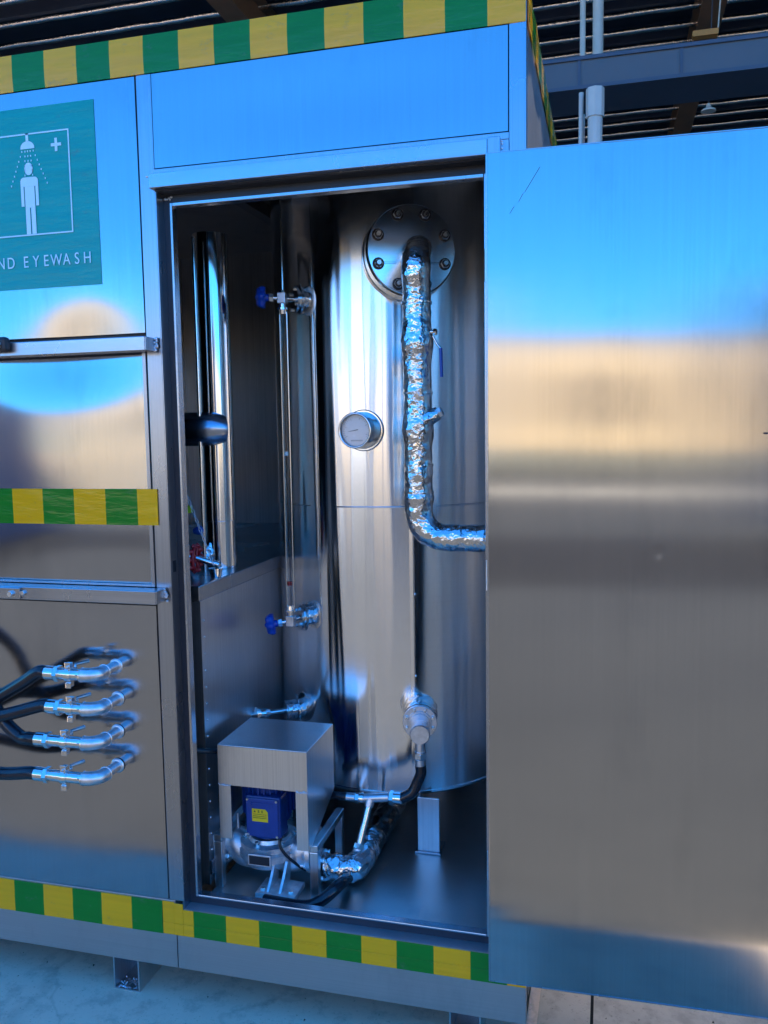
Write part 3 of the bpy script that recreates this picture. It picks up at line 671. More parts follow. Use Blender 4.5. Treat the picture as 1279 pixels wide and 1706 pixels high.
for dx, dy, sx in ((0, 0, 1), (-.52, .12, 1), (-.1, .6, 1), (-.42, .62, 1)):
    b = MB(); x0, x1, yy = l0.x + dx, l1.x + dx, .468 + dy
    b.box(x0, x1, yy, yy + .006, .262, .43); b.box(x0, x0 + .006, yy + .006, yy + .06, .262, .43); 
    lg = b.build('leg', STEEL_HOOD, tank, .0015); MB().box(x0 - .008, x1 + .004, yy - .008, yy + .075, .2562, .262).build('foot_plate', STEEL_FRAME, lg, .001)
# vertical lap seams of the cladding (the line below the foil pipe)
P, nn = tpoint(688, 1000); t_ = Vector((-nn.y, nn.x, 0)); b = MB()
b.add([P + nn * .0005 - t_ * .010 + Vector((0, 0, dz)) for dz in (1.305 - P.z, .44 - P.z)] + [P + nn * .0022 + Vector((0, 0, dz)) for dz in (.44 - P.z, 1.305 - P.z)] + [P - nn * .002 + t_ * .0006 + Vector((0, 0, dz)) for dz in (.44 - P.z, 1.305 - P.z)], [(0, 1, 2, 3), (3, 2, 4, 5)])
b.build('lap_seam', STEEL_TANK, tank)
rv = MB()
for z in (1.29, 1.05, .80, .55): rv.lathe(Vector((P.x, P.y, z)) + t_ * .006, nn, [(0, .004), (.002, .0035), (.0035, .001)], 10)
rv.build('rivet_row', CHROME, tank)

# inspection flange, top right
def disc(name, c, n, r, th, M, parent, bev=.002, seg=64):
    return MB().lathe(c, n, [(0, r), (th - bev, r), (th, r - bev)], seg).build(name, M, parent)
P, n0 = tpoint(677, 427); fn = Vector((.38, -.925, 0)).normalized(); base = P - fn * .03
fl = thing('inspection_flange', P, 'large round bolted flange cover near the top of the tank', 'flange')
MB().lathe(base, fn, [(0, .128), (.05, .128), (.054, .1265), (.103, .1265)], 72, cap=False).build('collar', CHROME, fl)
MB().torus(base + fn * .034, fn, .1285, .002, 72, 8).build('collar_bead', CHROME, fl)
fc = base + fn * .103
cv = disc('cover', fc, fn, .1235, .016, steel('flange_cover_steel', (.92, .92, .92), .12, .26, 'H', 0, 'H', .002, .1), fl)
fu = fn.cross(Vector((0, 0, 1))).normalized(); fv = Vector((0, 0, 1))
bolt0 = None
for k in range(8):
    a_ = R_(22.5 + 45 * k); c = fc + fn * .016 + (fu * math.cos(a_) + fv * math.sin(a_)) * .101
    b = MB(); b.lathe(c, fn, [(0, .0165), (.0022, .0165)], 24, mi=1); b.hexp(c + fn * .002, fn, .0128, .009); b.lathe(c + fn * .011, fn, [(0, .0098), (.0005, .0098)], 18, mi=1); b.cyl(c + fn * .011, c + fn * .022, .0062, seg=12)
    b.build('bolt', [ZINC, GASKETW], fl)
e_ = MB()
for dz in (-.034, -.038):
    for s0, s1 in ((-.105, -.04), (.045, .108)):
        a_ = fc + fn * .0163 + fu * s0 + fv * dz; c_ = fc + fn * .0163 + fu * s1 + fv * dz; e_.tube([a_, c_], .0005, 5)
e_.build('scribe_line', BLACK, fl)

# foil wrapped pipe: out of the flange, down, and off to the right
def crump(amp, fr): 
    return lambda q: amp * (noise.noise(q * fr) + .6 * noise.noise(q * fr * 2.3) - .9 * abs(noise.noise(Vector((q.x * fr * .9 + q.z * 9, q.y * fr * .9 - q.z * 7, q.z * fr * .7)))) + .4)
PY = .235
A0 = fc + fn * .016; vt = at(695, 600, PY); vx = vt.x
ztop = A0.z - .005; zb = at(695, 895, PY).z
x_e = fc.x + .0
fp = thing('foil_wrapped_pipe', (vx, PY, zb), 'silver foil wrapped pipe dropping from the big flange and bending right', 'pipe')
top = Vector((A0.x + .012, A0.y, at(690, 408, .30).z))
pts = bez([top, top + fn * .045 + Vector((0, 0, -.0)), Vector((vx, PY, top.z - .055)), Vector((vx, PY, top.z - .13)), Vector((vx, PY, 1.75))], 14)
pts += [Vector((vx, PY, z)) for z in [1.75 - .012 * k for k in range(1, 35)] if z > zb + .075]
pts += arc((vx + .07, PY, zb + .07), (-1, 0, 0), (0, 0, -1), .07, 12) + [Vector((vx + .07 + .012 * k, PY, zb)) for k in range(1, 16)]
def fr_(q):
    z = q.z; r = .0365
    r += .006 * math.exp(-((z - at(690, 570, PY).z) / .03) ** 2) + .004 * math.exp(-((z - at(690, 715, PY).z) / .03) ** 2) + .004 * math.exp(-((z - at(690, 830, PY).z) / .014) ** 2)
    return r * (1.0 if q.x < vx + .03 else .96)
dense = []
for i in range(len(pts) - 1):
    for k in range(3): dense.append(pts[i].lerp(pts[i + 1], k / 3))
dense.append(pts[-1])
MB().tube(dense, [fr_(q) for q in dense], 48, disp=crump(.0017, 34)).build('foil_wrap', FOIL, fp)
q = at(728, 690, PY); wp = Vector((vx + .02, PY - .01, q.z - .012))
MB().tube([wp, wp + Vector((.030, 0, .012)), wp + Vector((.036, 0, .015))], [.026, .017, .016], 28, disp=crump(.003, 40)).build('foil_branch', FOIL, fp)
MB().hexp(wp + Vector((.035, 0, .014)), (1, 0, .45), .0135, .013).build('branch_plug', CASTIRON, fp)
q = at(722, 553, PY - .01); lv = MB(); lv.cyl((vx + .03, PY - .01, q.z), q + Vector((.006, 0, 0)), .006, seg=12); lv.hexp(q + Vector((.0, 0, 0)), (1, 0, 0), .009, .009)
sp = lv.build('valve_stem', CHROME, fp)
a_ = at(721, 560, PY - .02); b_ = at(728, 573, PY - .02); c_ = at(734, 580, PY - .022); d_ = at(735.5, 628, PY - .022)
MB().tube(bez([a_, b_, c_], 6), .0028, 8).build('lever', CHROME, fp); MB().tube([c_, d_], [.0045, .0042], 10).build('lever_sleeve', BLUEHANDLE, fp)
for z in (at(695, 655, PY).z, at(695, 775, PY).z, at(695, 820, PY).z, at(695, 505, PY).z):
    MB().lathe((vx, PY, z - .003), (0, 0, 1), [(0, .0395), (.006, .0397)], 40, cap=False).build('tape_band', FOIL, fp)

# round gauge in the middle of the tank
P, n0 = tpoint(606, 717); gn = Vector((-.12, -.99, 0.0)).normalized()
gg = thing('dial_gauge', P, 'round chrome dial gauge on the middle of the tank', 'gauge')
MB().lathe(P - n0 * .01, Vector((n0.x, n0.y, 0)), [(0, .061), (.014, .061), (.017, .058)], 48).build('mounting_ring', CHROME, gg)
MB().lathe(P, gn, [(0, .055), (.045, .053), (.065, .0505)], 48, cap=False).build('housing', CHROME, gg)
fcx = P + gn * .066
MB().torus(fcx, gn, .0485, .0035, 56, 10).build('bezel', CHROME, gg)
dl = MB().lathe(fcx - gn * .012, gn, [(0, .047), (.002, .047)], 48).build('dial', plain('dial_face', (.85, .84, .82), .25, .1, .08, 30), gg)
gu = gn.cross(Vector((0, 0, 1))).normalized(); gv = Vector((0, 0, 1)); tk = MB()
for k in range(27):
    a_ = R_(-30 + 240 * k / 26); r0 = .036 if k % 5 else .032
    tk.tube([fcx - gn * .0098 + (gu * math.cos(a_) + gv * math.sin(a_)) * r0, fcx - gn * .0098 + (gu * math.cos(a_) + gv * math.sin(a_)) * .041], .0005, 4)
for k in range(12): tk.tube([fcx - gn * .0098 + gu * (-.018 + k * .0031) + gv * -.027, fcx - gn * .0098 + gu * (-.018 + k * .0031) + gv * -.031], .0006, 4)
tk.build('tick_marks', BLACK, dl)
MB().tube([fcx - gn * .008 - gu * .006 + gv * .002, fcx - gn * .008 + gu * .024 - gv * .003], [.0011, .0004], 6).build('needle', BLACK, dl)
MB().lathe(fcx - gn * .003, gn, [(0, .047), (.0015, .047)], 40).build('glass', GLASS, gg)

# bottom outlet: foil collar, small flange, cap with downward spigot, nut and black hose to the tee
P, n0 = tpoint(701, 1184); bn = Vector((.18, -.98, -.02)).normalized()
bo = thing('bottom_outlet', P, 'bolted outlet flange with round cap low on the tank front', 'flange')
pl_ = [P - bn * .03 + bn * .006 * k for k in range(19)]
MB().tube(pl_, .049, 40, disp=crump(.003, 40)).build('foil_collar', FOIL, bo)
c = P + bn * .088; ff = MB().lathe(c, bn, [(0, .050), (.012, .050), (.013, .049)], 48).build('flange_disc', CAST, bo)
MB().lathe(c + bn * .013, bn, [(0, .036), (.004, .035), (.004, .030), (.010, .029)], 40).build('raised_ring', CAST, bo)
bu = bn.cross(Vector((0, 0, 1))).normalized(); bv = bu.cross(bn)
for k in range(8):
    a_ = R_(22.5 + 45 * k); q = c + bn * .013 + (bu * math.cos(a_) + bv * math.sin(a_)) * .041
    b = MB(); b.hexp(q, bn, .0062, .005); b.cyl(q + bn * .005, q + bn * .010, .0033, seg=10); b.build('bolt', ZINC, bo)
cc = c + bn * .022 + Vector((.002, 0, -.012))
MB().lathe(cc, bn, [(0, .026), (.030, .028), (.052, .0285), (.056, .0265)], 40).build('cap', CAST, bo)
k0 = cc + bn * .034
MB().cyl(k0, k0 + Vector((0, 0, -.056)), .0135, .0150, 28).build('spigot', CAST, bo)
k1 = k0 + Vector((0, 0, -.055)); MB().lathe(k1, (0, 0, -1), [(0, .0175), (.004, .0175), (.004, .0155), (.006, .0155)], 24).build('collar', CHROME, bo)
MB().hexp(k1 + Vector((0, 0, -.006)), (0, 0, -1), .0178, .018).build('nut', CHROME, bo)
# drain assembly
TY = k1.y - .01
tee = at(617, 1331, TY); rt = at(668, 1330, TY)
dr = thing('drain_pipework', tee, 'black rubber hose and steel tee running from the tank outlet to the floor', 'hose')
MB().lathe(k1 + Vector((0, 0, -.024)), (0, 0, -1), [(0, .0150), (.020, .0150), (.022, .0135)], 24).build('ferrule', CAST, dr)
h0 = k1 + Vector((0, 0, -.042))
MB().tube(bez([h0, h0 + Vector((.001, 0, -.024)), h0 + Vector((-.010, 0, -.052)), (h0 + Vector((-.010, 0, -.052))).lerp(rt, .45) + Vector((.006, 0, -.008)), rt], 12), .0155, 24).build('hose', RUBBER, dr)
ex = Vector((1, 0, 0)); L = lambda a_, b_: at(a_, 1331, TY).x - at(b_, 1331, TY).x
MB().lathe(rt, -ex, [(0, .0165), (.022, .0165), (.022, .015)], 28).build('ferrule', CHROME, dr)
MB().hexp(rt - ex * .022, -ex, .0195, .014).build('nut', CHROME, dr)
MB().cyl(rt - ex * .036, tee - ex * .022, .0132, seg=24).build('tee', CAST, dr)
MB().lathe(tee - ex * .020, -ex, [(0, .0160), (.008, .0160), (.008, .0135), (.02, .0135)], 24).build('collar', CHROME, dr)
MB().hexp(tee - ex * .034, -ex, .0165, .012).build('nut', CHROME, dr)
MB().lathe(tee - ex * .046, -ex, [(0, .0140), (.026, .0130)], 24).build('ferrule', CHROME, dr)
MB().tube([tee - ex * .068, tee - ex * .12, tee - ex * .2 + Vector((0, .06, -.01))], .0115, 16).build('hose', RUBBER, dr)
p1 = at(597, 1412, TY - .05); dd = (p1 - tee).normalized()
MB().cyl(tee, tee + dd * .022, .0150, .0135, 24).build('tee_branch', CAST, dr)
MB().cyl(tee + dd * .018, p1, .0108, seg=24).build('steel_pipe', CHROME, dr)
MB().hexp(p1 - dd * .012, dd, .0165, .016).build('nut', CHROME, dr); MB().lathe(p1 + dd * .003, dd, [(0, .0152), (.034, .0152), (.036, .0175), (.040, .0175)], 28).build('ferrule', CAST, dr)
p2 = p1 + dd * .04
MB().tube(bez([p2, p2 + dd * .03, at(563, 1476, .15), at(535, 1500, .11), at(505, 1510, .10), at(440, 1500, .11)], 12), .0165, 24).build('hose', RUBBER, dr)

# foil wrapped suction pipe, from under the tank to the pump
fz = at(560, 1442, .27).z
o0 = at(541, 1444, .24); o1 = at(598, 1446, .26); o2 = at(606, 1436, .29); o3 = at(650, 1348, .60); o4 = at(668, 1315, .8)
fs = thing('suction_pipe', o1, 'crinkled foil wrapped pipe from the pump outlet back under the tank', 'pipe')
sp = bez([o0, at(560, 1444, .245), at(582, 1447, .25), at(599, 1436, .28), at(622, 1394, .42), o3, o4], 14)
MB().tube(sp, .037, 40, disp=crump(.0045, 36)).build('foil_wrap', FOIL, fs)
MB().lathe(at(533, 1440, .24), (1, 0, 0), [(0, .044), (.012, .044)], 36).build('flange', CAST, fs)
for k in range(4):
    a_ = R_(45 + 90 * k); q = at(533, 1440, .24) + Vector((-.008, math.cos(a_) * .036, math.sin(a_) * .036)); MB().hexp(q, (-1, 0, 0), .008, .012).build('bolt', ZINC, fs); MB().hexp(q + Vector((.02, 0, 0)), (1, 0, 0), .008, .010).build('bolt', ZINC, fs)

# ---------------------------------------------------------------- level gauge with two blue valves
GY = .44
lg = thing('level_gauge', at(470, 760, GY), 'vertical glass level gauge with two blue handwheels beside the tank', 'gauge')
def gvalve(pxb, pyb, pxf, pyf, pxw, pyw):
    Pf, nf = tpoint(pxf, pyf); B_ = at(pxb, pyb, GY); W = at(pxw, pyw, GY - .02); d = (B_ - W); d.z *= .6; d = d.normalized()
    n2 = Vector((-.78, -.62, 0)).normalized()
    st = MB().tube([Pf + Vector((.03, .03, 0)), Pf + n2 * .02], .026, 24, disp=crump(.003, 50)).build('foil_stub', FOIL, lg)
    F = Pf + n2 * .02
    MB().lathe(F, n2, [(0, .044), (.006, .044), (.006, .030), (.012, .030), (.012, .040), (.019, .040)], 36).build('flange', CHROME, lg)
    for k in range(4):
        u = n2.cross(Vector((0, 0, 1))); a_ = R_(30 + 90 * k); q = F + n2 * .019 + (u * math.cos(a_) + Vector((0, 0, 1)) * math.sin(a_)) * .033; MB().hexp(q, n2, .006, .007).build('bolt', ZINC, lg)
    MB().tube([F + n2 * .018, B_], .0085, 16).build('connector', CHROME, lg)
    MB().box(B_.x - .012, B_.x + .013, B_.y - .013, B_.y + .013, B_.z - .016, B_.z + .016).build('valve_block', CAST, lg, .002)
    MB().cyl(B_ - d * .012, B_ - d * .045, .006, seg=16).build('valve_spindle', CHROME, lg); MB().hexp(B_ - d * .026, -d, .0125, .014).build('packing_nut', CAST, lg)
    wc = B_ - d * .050; wb = MB()
    u = d.cross(Vector((0, 0, 1))).normalized(); v = u.cross(d); n_ = 48; vs = []
    for ring, (a_, rs) in enumerate(((0, 1), (-.010, 1.04), (-.024, .82))):
        for k in range(n_):
            t_ = 2 * math.pi * k / n_; r = (.030 + .0028 * math.cos(6 * t_)) * rs; vs.append(wc + d * a_ + (u * math.cos(t_) + v * math.sin(t_)) * r)
    wb.add(vs, [(r * n_ + k, r * n_ + (k + 1) % n_, (r + 1) * n_ + (k + 1) % n_, (r + 1) * n_ + k) for r in range(2) for k in range(n_)] + [tuple(range(2 * n_, 3 * n_))] + [tuple(range(n_))[::-1]], True)
    wb.lathe(wc + d * .012, -d, [(0, .009), (.014, .013)], 16); wb.lathe(wc - d * .022, -d, [(0, .007), (.006, .006), (.008, .003)], 16)
    wb.build('handwheel', BLUEPLASTIC, lg)
    return B_
T1 = gvalve(470, 497, 510, 500, 432, 494); T2 = gvalve(484, 1034, 517, 1026, 450, 1044)
for T, s_ in ((T1, -1), (T2, 1)):
    MB().lathe(T + Vector((0, 0, s_ * .016)), (0, 0, s_), [(0, .010), (.012, .010), (.012, .0165), (.018, .0165), (.018, .011), (.030, .0095)], 24).build('gland', CHROME, lg)
ta, tb = T1 + Vector((0, 0, -.04)), T2 + Vector((0, 0, .04))
MB().cyl(ta, tb, .0075, seg=20).build('glass_tube', GLASS, lg)
MB().cyl(ta + Vector((-.011, .004, 0)), tb + Vector((-.011, .004, 0)), .002, seg=8).build('guard_rod', CHROME, lg); MB().cyl(ta + Vector((.011, .004, 0)), tb + Vector((.011, .004, 0)), .002, seg=8).build('guard_rod', CHROME, lg)
for f_, M_, nm in ((.47, SIGNWHITE, 'float'), (.915, REDPAINT, 'red_mark')):
    q = ta.lerp(tb, f_); MB().cyl(q + Vector((0, 0, .006)), q - Vector((0, 0, .006)), .0068, seg=16).build(nm, M_, lg)
MB().hexp(T1 + Vector((-.001, 0, .016)), (0, 0, 1), .008, .008).build('vent_plug', CHROME, lg)
MB().tube([T1 + Vector((-.006, .02, .0)), T1 + Vector((-.006, .02, .32))], .0028, 8).build('vent_tube', CHROME, lg)

# small valve at the foot of the tank (left), behind the pump hood
P, n0 = tpoint(500, 1180); n2 = Vector((-.8, -.6, 0)).normalized()
dv = thing('drain_valve', P, 'small bright drain valve low on the left of the tank behind the hood', 'valve')
MB().tube([P + Vector((.03, .02, 0)), P + n2 * .05], .030, 28, disp=crump(.003, 44)).build('foil_stub', FOIL, dv)
MB().lathe(P + n2 * .012, n2, [(0, .048), (.004, .048)], 40).build('flange', CHROME, dv)
MB().cyl(P + n2 * .05, P + n2 * .17, .009, seg=16).build('steel_pipe', CHROME, dv)
MB().lathe(P + n2 * .10, n2, [(0, .012), (.015, .016), (.03, .016), (.045, .024), (.06, .008)], 24).build('body', CHROME, dv)

# ---------------------------------------------------------------- pump, hood and stand
HX0, HX1, HY0, HY1, HZ1, HZ0 = -.852, -.592, .12, .345, .685, .572
hd = thing('pump_hood', ((HX0 + HX1) / 2, (HY0 + HY1) / 2, .256), 'brushed steel box hood on a four legged stand over the blue pump motor', 'hood')
t = .003
MB().box(HX0, HX1, HY0, HY1, HZ1 - t, HZ1).build('top_plate', STEEL_HOOD, hd, .001)
MB().box(HX0, HX1, HY0, HY0 + t, HZ0, HZ1 - t).build('front_plate', STEEL_HOOD, hd)
MB().prism([(HY0 + t, HZ1 - t), (HY1, HZ1 - t), (HY1, .49), (HY0 + t, .40)], 0, HX1 - t, HX1).build('side_plate', STEEL_HOOD, hd)
MB().prism([(HY0 + t, HZ1 - t), (HY1, HZ1 - t), (HY1, .49), (HY0 + t, .42)], 0, HX0, HX0 + t).build('side_plate', STEEL_HOOD, hd)
MB().box(HX0, HX0 + .036, HY0 - .001, HY0 + t, .418, HZ0 - .001).build('front_strap', STEEL_HOOD, hd, .001); MB().box(HX1 - .034, HX1, HY0 - .001, HY0 + t, .408, HZ0 - .001).build('front_strap', STEEL_HOOD, hd, .001)
wd = MB()
for k in range(26):
    x = HX0 + .036 * random.random() if k % 2 else HX1 - .034 * random.random(); wd.lathe((x, HY0 - .001, HZ0 + random.uniform(-.002, .002)), (0, -1, 0), [(0, .0022), (.0015, .0006)], 6)
wd.build('weld_bead', CAST, hd)
for x in (-.886, -.600):
    MB().box(x, x + .024, .145, .385, .392, .412).build('stand_bar', STEEL_HOOD, hd, .002)
    for yy in (.145, .362): MB().box(x, x + .024, yy, yy + .023, .2565, .3915).build('leg', STEEL_HOOD, hd, .002)

pm = thing('pump', (-.72, .24, .256), 'inline pump with blue motor and yellow warning label on a grey cast casing', 'pump')
MX, MY = at(450, 1390, .252).x, .252
# motor: ribbed body behind, terminal box in front
b = MB(); b.lathe((MX, MY, .43), (0, 0, 1), [(0, .062), (.02, .066), (.175, .066), (.185, .06), (.20, .03)], 40)
mo = b.build('motor', BLUEPAINT, pm)
fb = MB()
for k in range(28):
    a_ = 2 * math.pi * k / 28; d = Vector((math.cos(a_), math.sin(a_), 0)); q = Vector((MX, MY, 0)) + d * .065; w_ = Vector((-d.y, d.x, 0)) * .0016
    fb.add([q - w_ + Vector((0, 0, .455)), q + w_ + Vector((0, 0, .455)), q + w_ + d * .012 + Vector((0, 0, .455)), q - w_ + d * .012 + Vector((0, 0, .455)), q - w_ + Vector((0, 0, .60)), q + w_ + Vector((0, 0, .60)), q + w_ + d * .012 + Vector((0, 0, .60)), q - w_ + d * .012 + Vector((0, 0, .60))], [(0, 3, 2, 1), (4, 5, 6, 7), (0, 1, 5, 4), (1, 2, 6, 5), (2, 3, 7, 6), (3, 0, 4, 7)])
fb.build('cooling_fin', BLUEPAINT, mo)
jx0, jz1 = at(407, 1325, .165).x, at(407, 1325, .165).z; jx1, jz0 = at(467, 1398, .165).x, at(467, 1400, .165).z
jb = MB().box(jx0, jx1, .168, .225, jz0, jz1).build('terminal_box', BLUEPAINT, pm, .006)
MB().box(jx0 + .004, jx1 - .004, .162, .1678, jz0 + .004, jz1 - .004).build('lid', BLUEPAINT, jb, .003)
for x in (jx0 + .009, jx1 - .009):
    for z in (jz0 + .009, jz1 - .009): MB().lathe((x, .162, z), (0, -1, 0), [(0, .004), (.002, .003)], 10).build('screw', ZINC, jb)
MB().box(jx0 + .018, jx1 - .018, .160, .1618, jz1 - .024, jz1 - .016).build('raised_rib', BLUEPAINT, jb, .0007)
q0 = at(419, 1347, .16); q1 = at(446, 1371, .16)
lb = MB(); lb.prism([(q0.x, q1.z), (q1.x, q1.z), (q1.x, q0.z - .008), (q1.x - .008, q0.z), (q0.x, q0.z)], 1, .1612, .1619); lab_ = lb.build('warning_label', YELLOWLABEL, jb)
pr = MB(); wL = q1.x - q0.x
def tri(cx_, cz_, s_):
    pr.prism([(cx_ - s_, cz_ - s_ * .8), (cx_ + s_, cz_ - s_ * .8), (cx_, cz_ + s_)], 1, .1609, .1612)
tri(q0.x + wL * .18, q0.z - .0075, .0032)
for k, fx in enumerate((.42, .64)):
    cx_, cz_ = q0.x + wL * fx, q0.z - .0072
    for dz in (-.003, 0, .003): pr.box(cx_ - .0028, cx_ + .0028, .1609, .1612, cz_ + dz - .0005, cz_ + dz + .0005)
    pr.box(cx_ - .0004, cx_ + .0004, .1609, .1612, cz_ - .003, cz_ + .003)
for r_ in range(3):
    x = q0.x + .003; z = q0.z - .0155 - r_ * .0052
    while x < q1.x - .004:
        w2 = random.uniform(.0012, .0030); pr.box(x, x + w2, .1609, .1612, z - .0006, z + .0006); pr.box(x + w2 * .3, x + w2 * .5, .1609, .1612, z - .0015, z + .0015); x += w2 + .0009
pr.build('print', BLACK, lab_)
MB().cyl((MX + .01, .19, .60), (MX + .01, .175, .612), .006, seg=12).build('eye_bolt', ZINC, pm)
# lantern between motor and casing
MB().lathe((MX, MY, .385), (0, 0, 1), [(0, .052), (.008, .052), (.010, .036), (.045, .040)], 36).build('motor_foot', BLUEPAINT, pm)
CZ = .345
cs = MB().lathe((MX, MY, CZ - .05), (0, 0, 1), [(0, .050), (.010, .076), (.032, .089), (.050, .089), (.055, .078), (.062, .078), (.062, .086), (.074, .086), (.076, .062), (.086, .058)], 44).build('casing', CASTIRON, pm)
for k in range(6):
    a_ = R_(20 + 60 * k); q = Vector((MX + math.cos(a_) * .070, MY + math.sin(a_) * .070, CZ + .022)); b = MB(); b.hexp(q, (0, 0, 1), .009, .009); b.cyl(q + Vector((0, 0, .009)), q + Vector((0, 0, .016)), .005, seg=10); b.build('bolt', ZINC, cs)
for s_ in (-1, 1):
    x1 = MX + s_ * .125
    MB().tube(bez([(MX + s_ * .03, MY, CZ - .02), (MX + s_ * .075, MY, CZ - .025), (x1 - s_ * .02, MY, CZ), (x1, MY, CZ)], 8), [.050 - .0005 * k for k in range(25)], 28).build('branch', CASTIRON, pm)
    f_ = MB().lathe((x1, MY, CZ), (s_, 0, 0), [(0, .058), (.002, .064), (.016, .064)], 40).build('pipe_flange', CASTIRON, pm)
    for k in range(4):
        a_ = R_(45 + 90 * k); q = Vector((x1, MY + math.cos(a_) * .049, CZ + math.sin(a_) * .049)); b = MB(); b.hexp(q, (-s_, 0, 0), .0095, .010); b.cyl(q + Vector((-s_ * .010, 0, 0)), q + Vector((-s_ * .020, 0, 0)), .0055, seg=10); b.build('bolt', ZINC, f_)
MB().tube([(MX - .139, MY, CZ), (-.885, MY, CZ)], .03, 24).build('inlet_pipe', CAST, pm)
f0 = atz(428, 1487, .268); f1 = atz(478, 1492, .268)
pd = MB(); pd.box(f0.x - .004, f1.x + .026, .118, .205, .2565, .271); pdo = pd.build('foot_plate', CASTIRON, pm, .002)
for x in (f0.x + .012, f1.x + .008): MB().hexp((x, .14, .268), (0, 0, 1), .0075, .008).build('bolt', ZINC, pdo)
w0 = (f0.x + f1.x) / 2 + .012
for dx_ in (.006, -.030): MB().prism([(.128, .271), (.20, .271), (.215, .335), (.185, .335), (.158, .300)], 0, w0 + dx_, w0 + dx_ + .008).build('foot_web', CASTIRON, pm, .001)
MB().tube(bez([(jx1 - .012, .19, jz0 + .004), (jx1 - .006, .18, jz0 - .03), (jx1 + .02, .20, .33), (jx1 + .05, .26, .275), (jx1 + .02, .40, .262)], 10), .0042, 10).build('power_cable', BLACK, pm)
MB().lathe((jx1 - .012, .19, jz0 + .006), (0, 0, -1), [(0, .009), (.010, .009), (.010, .007), (.018, .006)], 16).build('cable_gland', BLACK, pm)
MB().box(MX - .020, MX + .048, .138, .146, .338, .370).build('name_plate', CASTIRON, pm, .001)
MB().box(MX - .016, MX + .044, .1365, .138, .342, .366).build('plate_face', BLACK, pm)
MB().tube([(MX - .085, .22, .40), (MX - .085, .22, .445)], .005, 10).build('vent_pin', CAST, pm)

# ---------------------------------------------------------------- left side: clad duct, elbow, chain, red valve
dk = at(360, 700, .42); dxk, dyk = dk.x, .42
du = thing('clad_duct', (dxk, dyk, 1.128), 'polished steel clad vertical pipe standing on the left shelf', 'pipe')
MB().lathe((dxk, dyk, 1.129), (0, 0, 1), [(0, .050), (.145, .050)], 48).build('lower_cladding', STEEL_PIPE, du)
MB().lathe((dxk, dyk, 1.272), (0, 0, 1), [(0, .0515), (.85, .0515)], 48).build('upper_cladding', STEEL_PIPE, du)
MB().torus((dxk, dyk, 1.273), (0, 0, 1), .052, .0015, 48, 6).build('seam', CHROME, du)
zz = at(330, 715, .36).z
MB().tube([(-1.4, .36, zz), (dxk - .03, .36, zz), (dxk + .020, .365, zz), (dxk + .042, .385, zz)], [.050, .050, .049, .040], 40).build('side_branch', steel('branch_cladding', (.4, .45, .55), .2, .3, 'V', 0), du)
MB().tube(bez([(dxk - .26, .30, 1.165), (dxk - .12, .31, 1.155), (dxk - .04, .36, 1.16), (dxk - .01, .40, 1.20)], 12), .026, 30, disp=crump(.006, 40)).build('foil_elbow', FOIL, du)
MB().cyl((dxk - .012, dyk - .085, 1.128), (dxk - .012, dyk - .085, 2.1), .006, seg=10).build('guide_rod', CHROME, du)
q = at(327, 932, .20); rw = thing('red_handwheel_valve', q, 'small red handwheel valve half hidden behind the left door jamb', 'valve')
wv = MB(); wc = Vector((q.x - .012, .22, q.z)); wv.torus(wc, (1, .2, 0), .034, .006, 30, 8)
for k in range(5): a_ = 2 * math.pi * k / 5; wv.tube([wc, wc + Vector((0, math.cos(a_) * .034, math.sin(a_) * .034))], .0045, 8)
for k in range(10): a_ = 2 * math.pi * k / 10; wv.lathe(wc + Vector((0, math.cos(a_) * .036, math.sin(a_) * .036)), (1, 0, 0), [(-.008, .003), (0, .009), (.008, .003)], 10)
wv.build('handwheel', REDPAINT, rw); MB().cyl(wc, wc + Vector((.06, .02, -.02)), .009, seg=14).build('spindle', CHROME, rw); MB().lathe(wc + Vector((.05, .02, -.03)), (0, 0, -1), [(0, .02), (.03, .014), (.05, .02)], 16).build('body', CHROME, rw)
ch = thing('chain', at(330, 880, .2), 'thin steel chain slanting down past the left clad pipe', 'chain')
ca, cb = at(311, 825, .20), at(356, 942, .20); nl = 15
lk = None
for i in range(nl):
    c_ = ca.lerp(cb, (i + .5) / nl); d = (cb - ca).normalized(); sd_ = Vector((d.z, 0, -d.x)) if i % 2 else Vector((0, 1, 0))
    pts = [c_ + d * (.0085 * math.cos(t_)) + sd_ * (.0038 * math.sin(t_)) for t_ in [2 * math.pi * k / 12 for k in range(13)]]
    MB().tube(pts, .0011, 6, cap=False).build('link', CAST, ch)
tag(MB().box(at(311, 850, .2).x, at(318, 850, .2).x, .2, .212, at(311, 855, .2).z, at(311, 843, .2).z).build('lime_tag', LIME, None, .002), 'tiny lime green tag at the left door jamb above the red handwheel', 'tag')
tag(MB().lathe(at(337, 883, .25), (-1, 0, -.15), [(0, .008), (.004, .013), (.012, .013), (.026, .009)], 16).build('blue_cap', BLUEHANDLE), 'small blue plastic cap beside the chain at the clad pipe', 'cap')
# low pipe stubs under the side box
MB().tube([at(318, 1250, .10), at(366, 1252, .16)], .007, 12).build('stub_pipe', BLACK, cab)

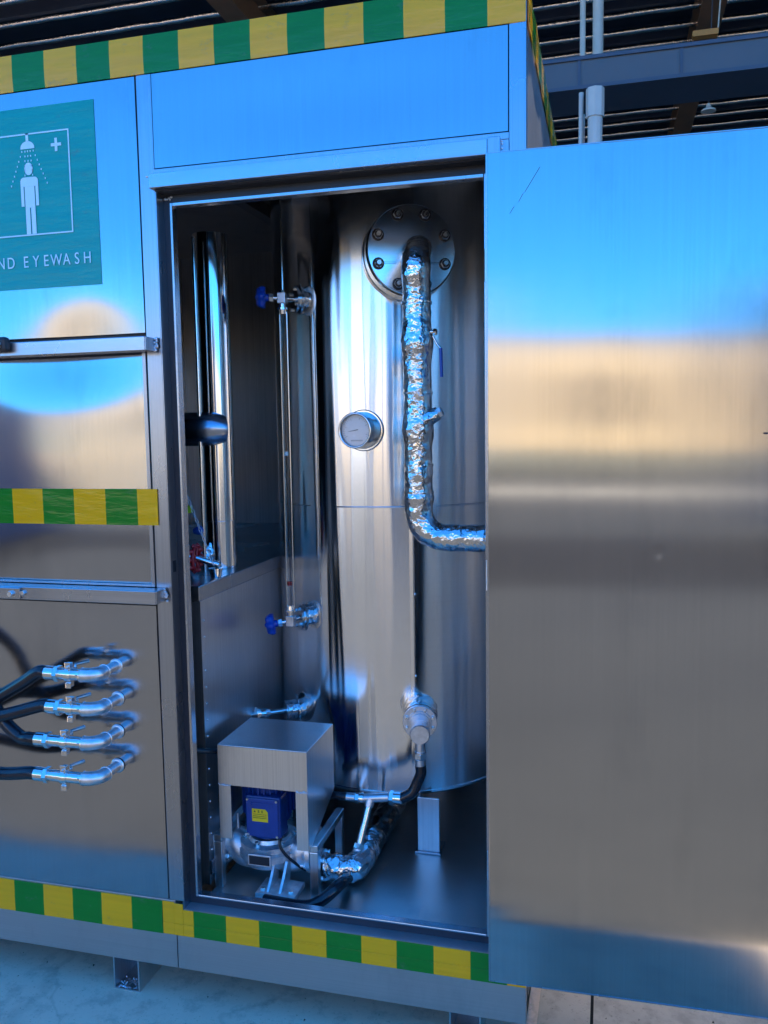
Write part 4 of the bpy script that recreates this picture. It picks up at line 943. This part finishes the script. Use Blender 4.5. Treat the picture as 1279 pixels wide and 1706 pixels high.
# ---------------------------------------------------------------- four outlets with hoses on the left panel
def outlet(pz, px_el, py_el, px_f, py_f, hose, lab, yo=-.096):
    E = at(px_el, py_el, yo); z = E.z; r = .0168
    o = thing('hose_outlet', (E.x, 0, z), lab, 'hose', 'hose outlets on the lower left panel')
    MB().cyl((E.x, .002, z), (E.x, yo + .044, z), r - .003, seg=24).build('wall_pipe', CAST, o)
    MB().lathe((E.x, -.001, z), (0, -1, 0), [(0, .020), (.003, .017), (.004, .0135)], 28).build('weld_collar', CAST, o)
    el_ = arc((E.x - .034, yo + .034, z), (1, 0, 0), (0, -1, 0), .034, 14)
    MB().tube([(E.x, yo + .040, z)] + el_ + [(E.x - .038, yo, z)], r + .0012, 26).build('elbow', CAST, o)
    MB().torus((E.x, yo + .040, z), (0, 1, 0), r + .001, .0018, 28, 8).build('weld_ring', CHROME, o)
    x = E.x - .038
    MB().torus((x, yo, z), (1, 0, 0), r + .001, .0018, 28, 8).build('weld_ring', CHROME, o)
    F = at(px_f, py_f, yo); xe = F.x + .030
    MB().lathe((x, yo, z), (-1, 0, 0), [(0, .0165), (.010, .0150), (max(.02, x - xe), .0150)], 24).build('pipe', CHROME, o)
    xc = (x + xe) / 2 + .004
    MB().lathe((xc + .009, yo, z), (-1, 0, 0), [(0, .0150), (.0, .0190), (.018, .0190), (.018, .0150)], 24).build('clamp_band', CHROME, o)
    for s_ in (-1, 1):
        b = MB(); b.box(xc - .007, xc + .007, yo - .010, yo + .004, z + s_ * .018, z + s_ * .031); b.box(xc - .008, xc + .008, yo - .012, yo - .0102, z + s_ * .020, z + s_ * .034); b.build('clamp_ear', CHROME, o, .0012)
        MB().cyl((xc, yo - .018, z + s_ * .022), (xc, yo + .008, z + s_ * .022), .003, seg=10).build('clamp_screw', ZINC, o)
    b = MB(); b.tube([(xc + .005, yo + .016, z + .012), (xc - .0, yo + .022, z + .02), (xc + .015, yo + .058, z + .020)], [.0045, .0045, .0052], 10); b.build('valve_lever', CHROME, o)
    MB().hexp((xe + .012, yo, z), (-1, 0, 0), .0215, .014).build('nut', CHROME, o)
    MB().lathe((xe - .001, yo, z), (-1, 0, 0), [(0, .0185), (.027, .0185), (.029, .0170)], 26).build('ferrule', CHROME, o)
    h0 = Vector((xe - .027, yo, z)); pts = [h0, h0 - Vector((.025, 0, 0))] + [Vector(at(a_, b_, yy)) for a_, b_, yy in hose]
    MB().tube(bez(pts, 12), .0172, 24).build('hose', RUBBER, o)
outlet(0, 158, 1126, 77, 1127, [(40, 1136, -.09), (0, 1160, -.08), (-60, 1195, -.07), (-160, 1230, -.06)], 'topmost of the four hose outlets, its black hose curving down to the left edge')
outlet(0, 161, 1183, 80, 1183, [(0, 1192, -.10), (-60, 1192, -.10), (-160, 1200, -.1)], 'second hose outlet from the top, its black hose running level to the left')
outlet(0, 161, 1240, 61, 1240, [(33, 1226, -.09), (6, 1200, -.086), (-25, 1150, -.084), (-60, 1090, -.08), (-160, 1000, -.06)], 'third hose outlet from the top, its black hose curling steeply upward at the left')
outlet(0, 161, 1299, 60, 1298, [(0, 1288, -.09), (-60, 1275, -.09), (-160, 1250, -.09)], 'lowest of the four hose outlets, its black hose nearly level')
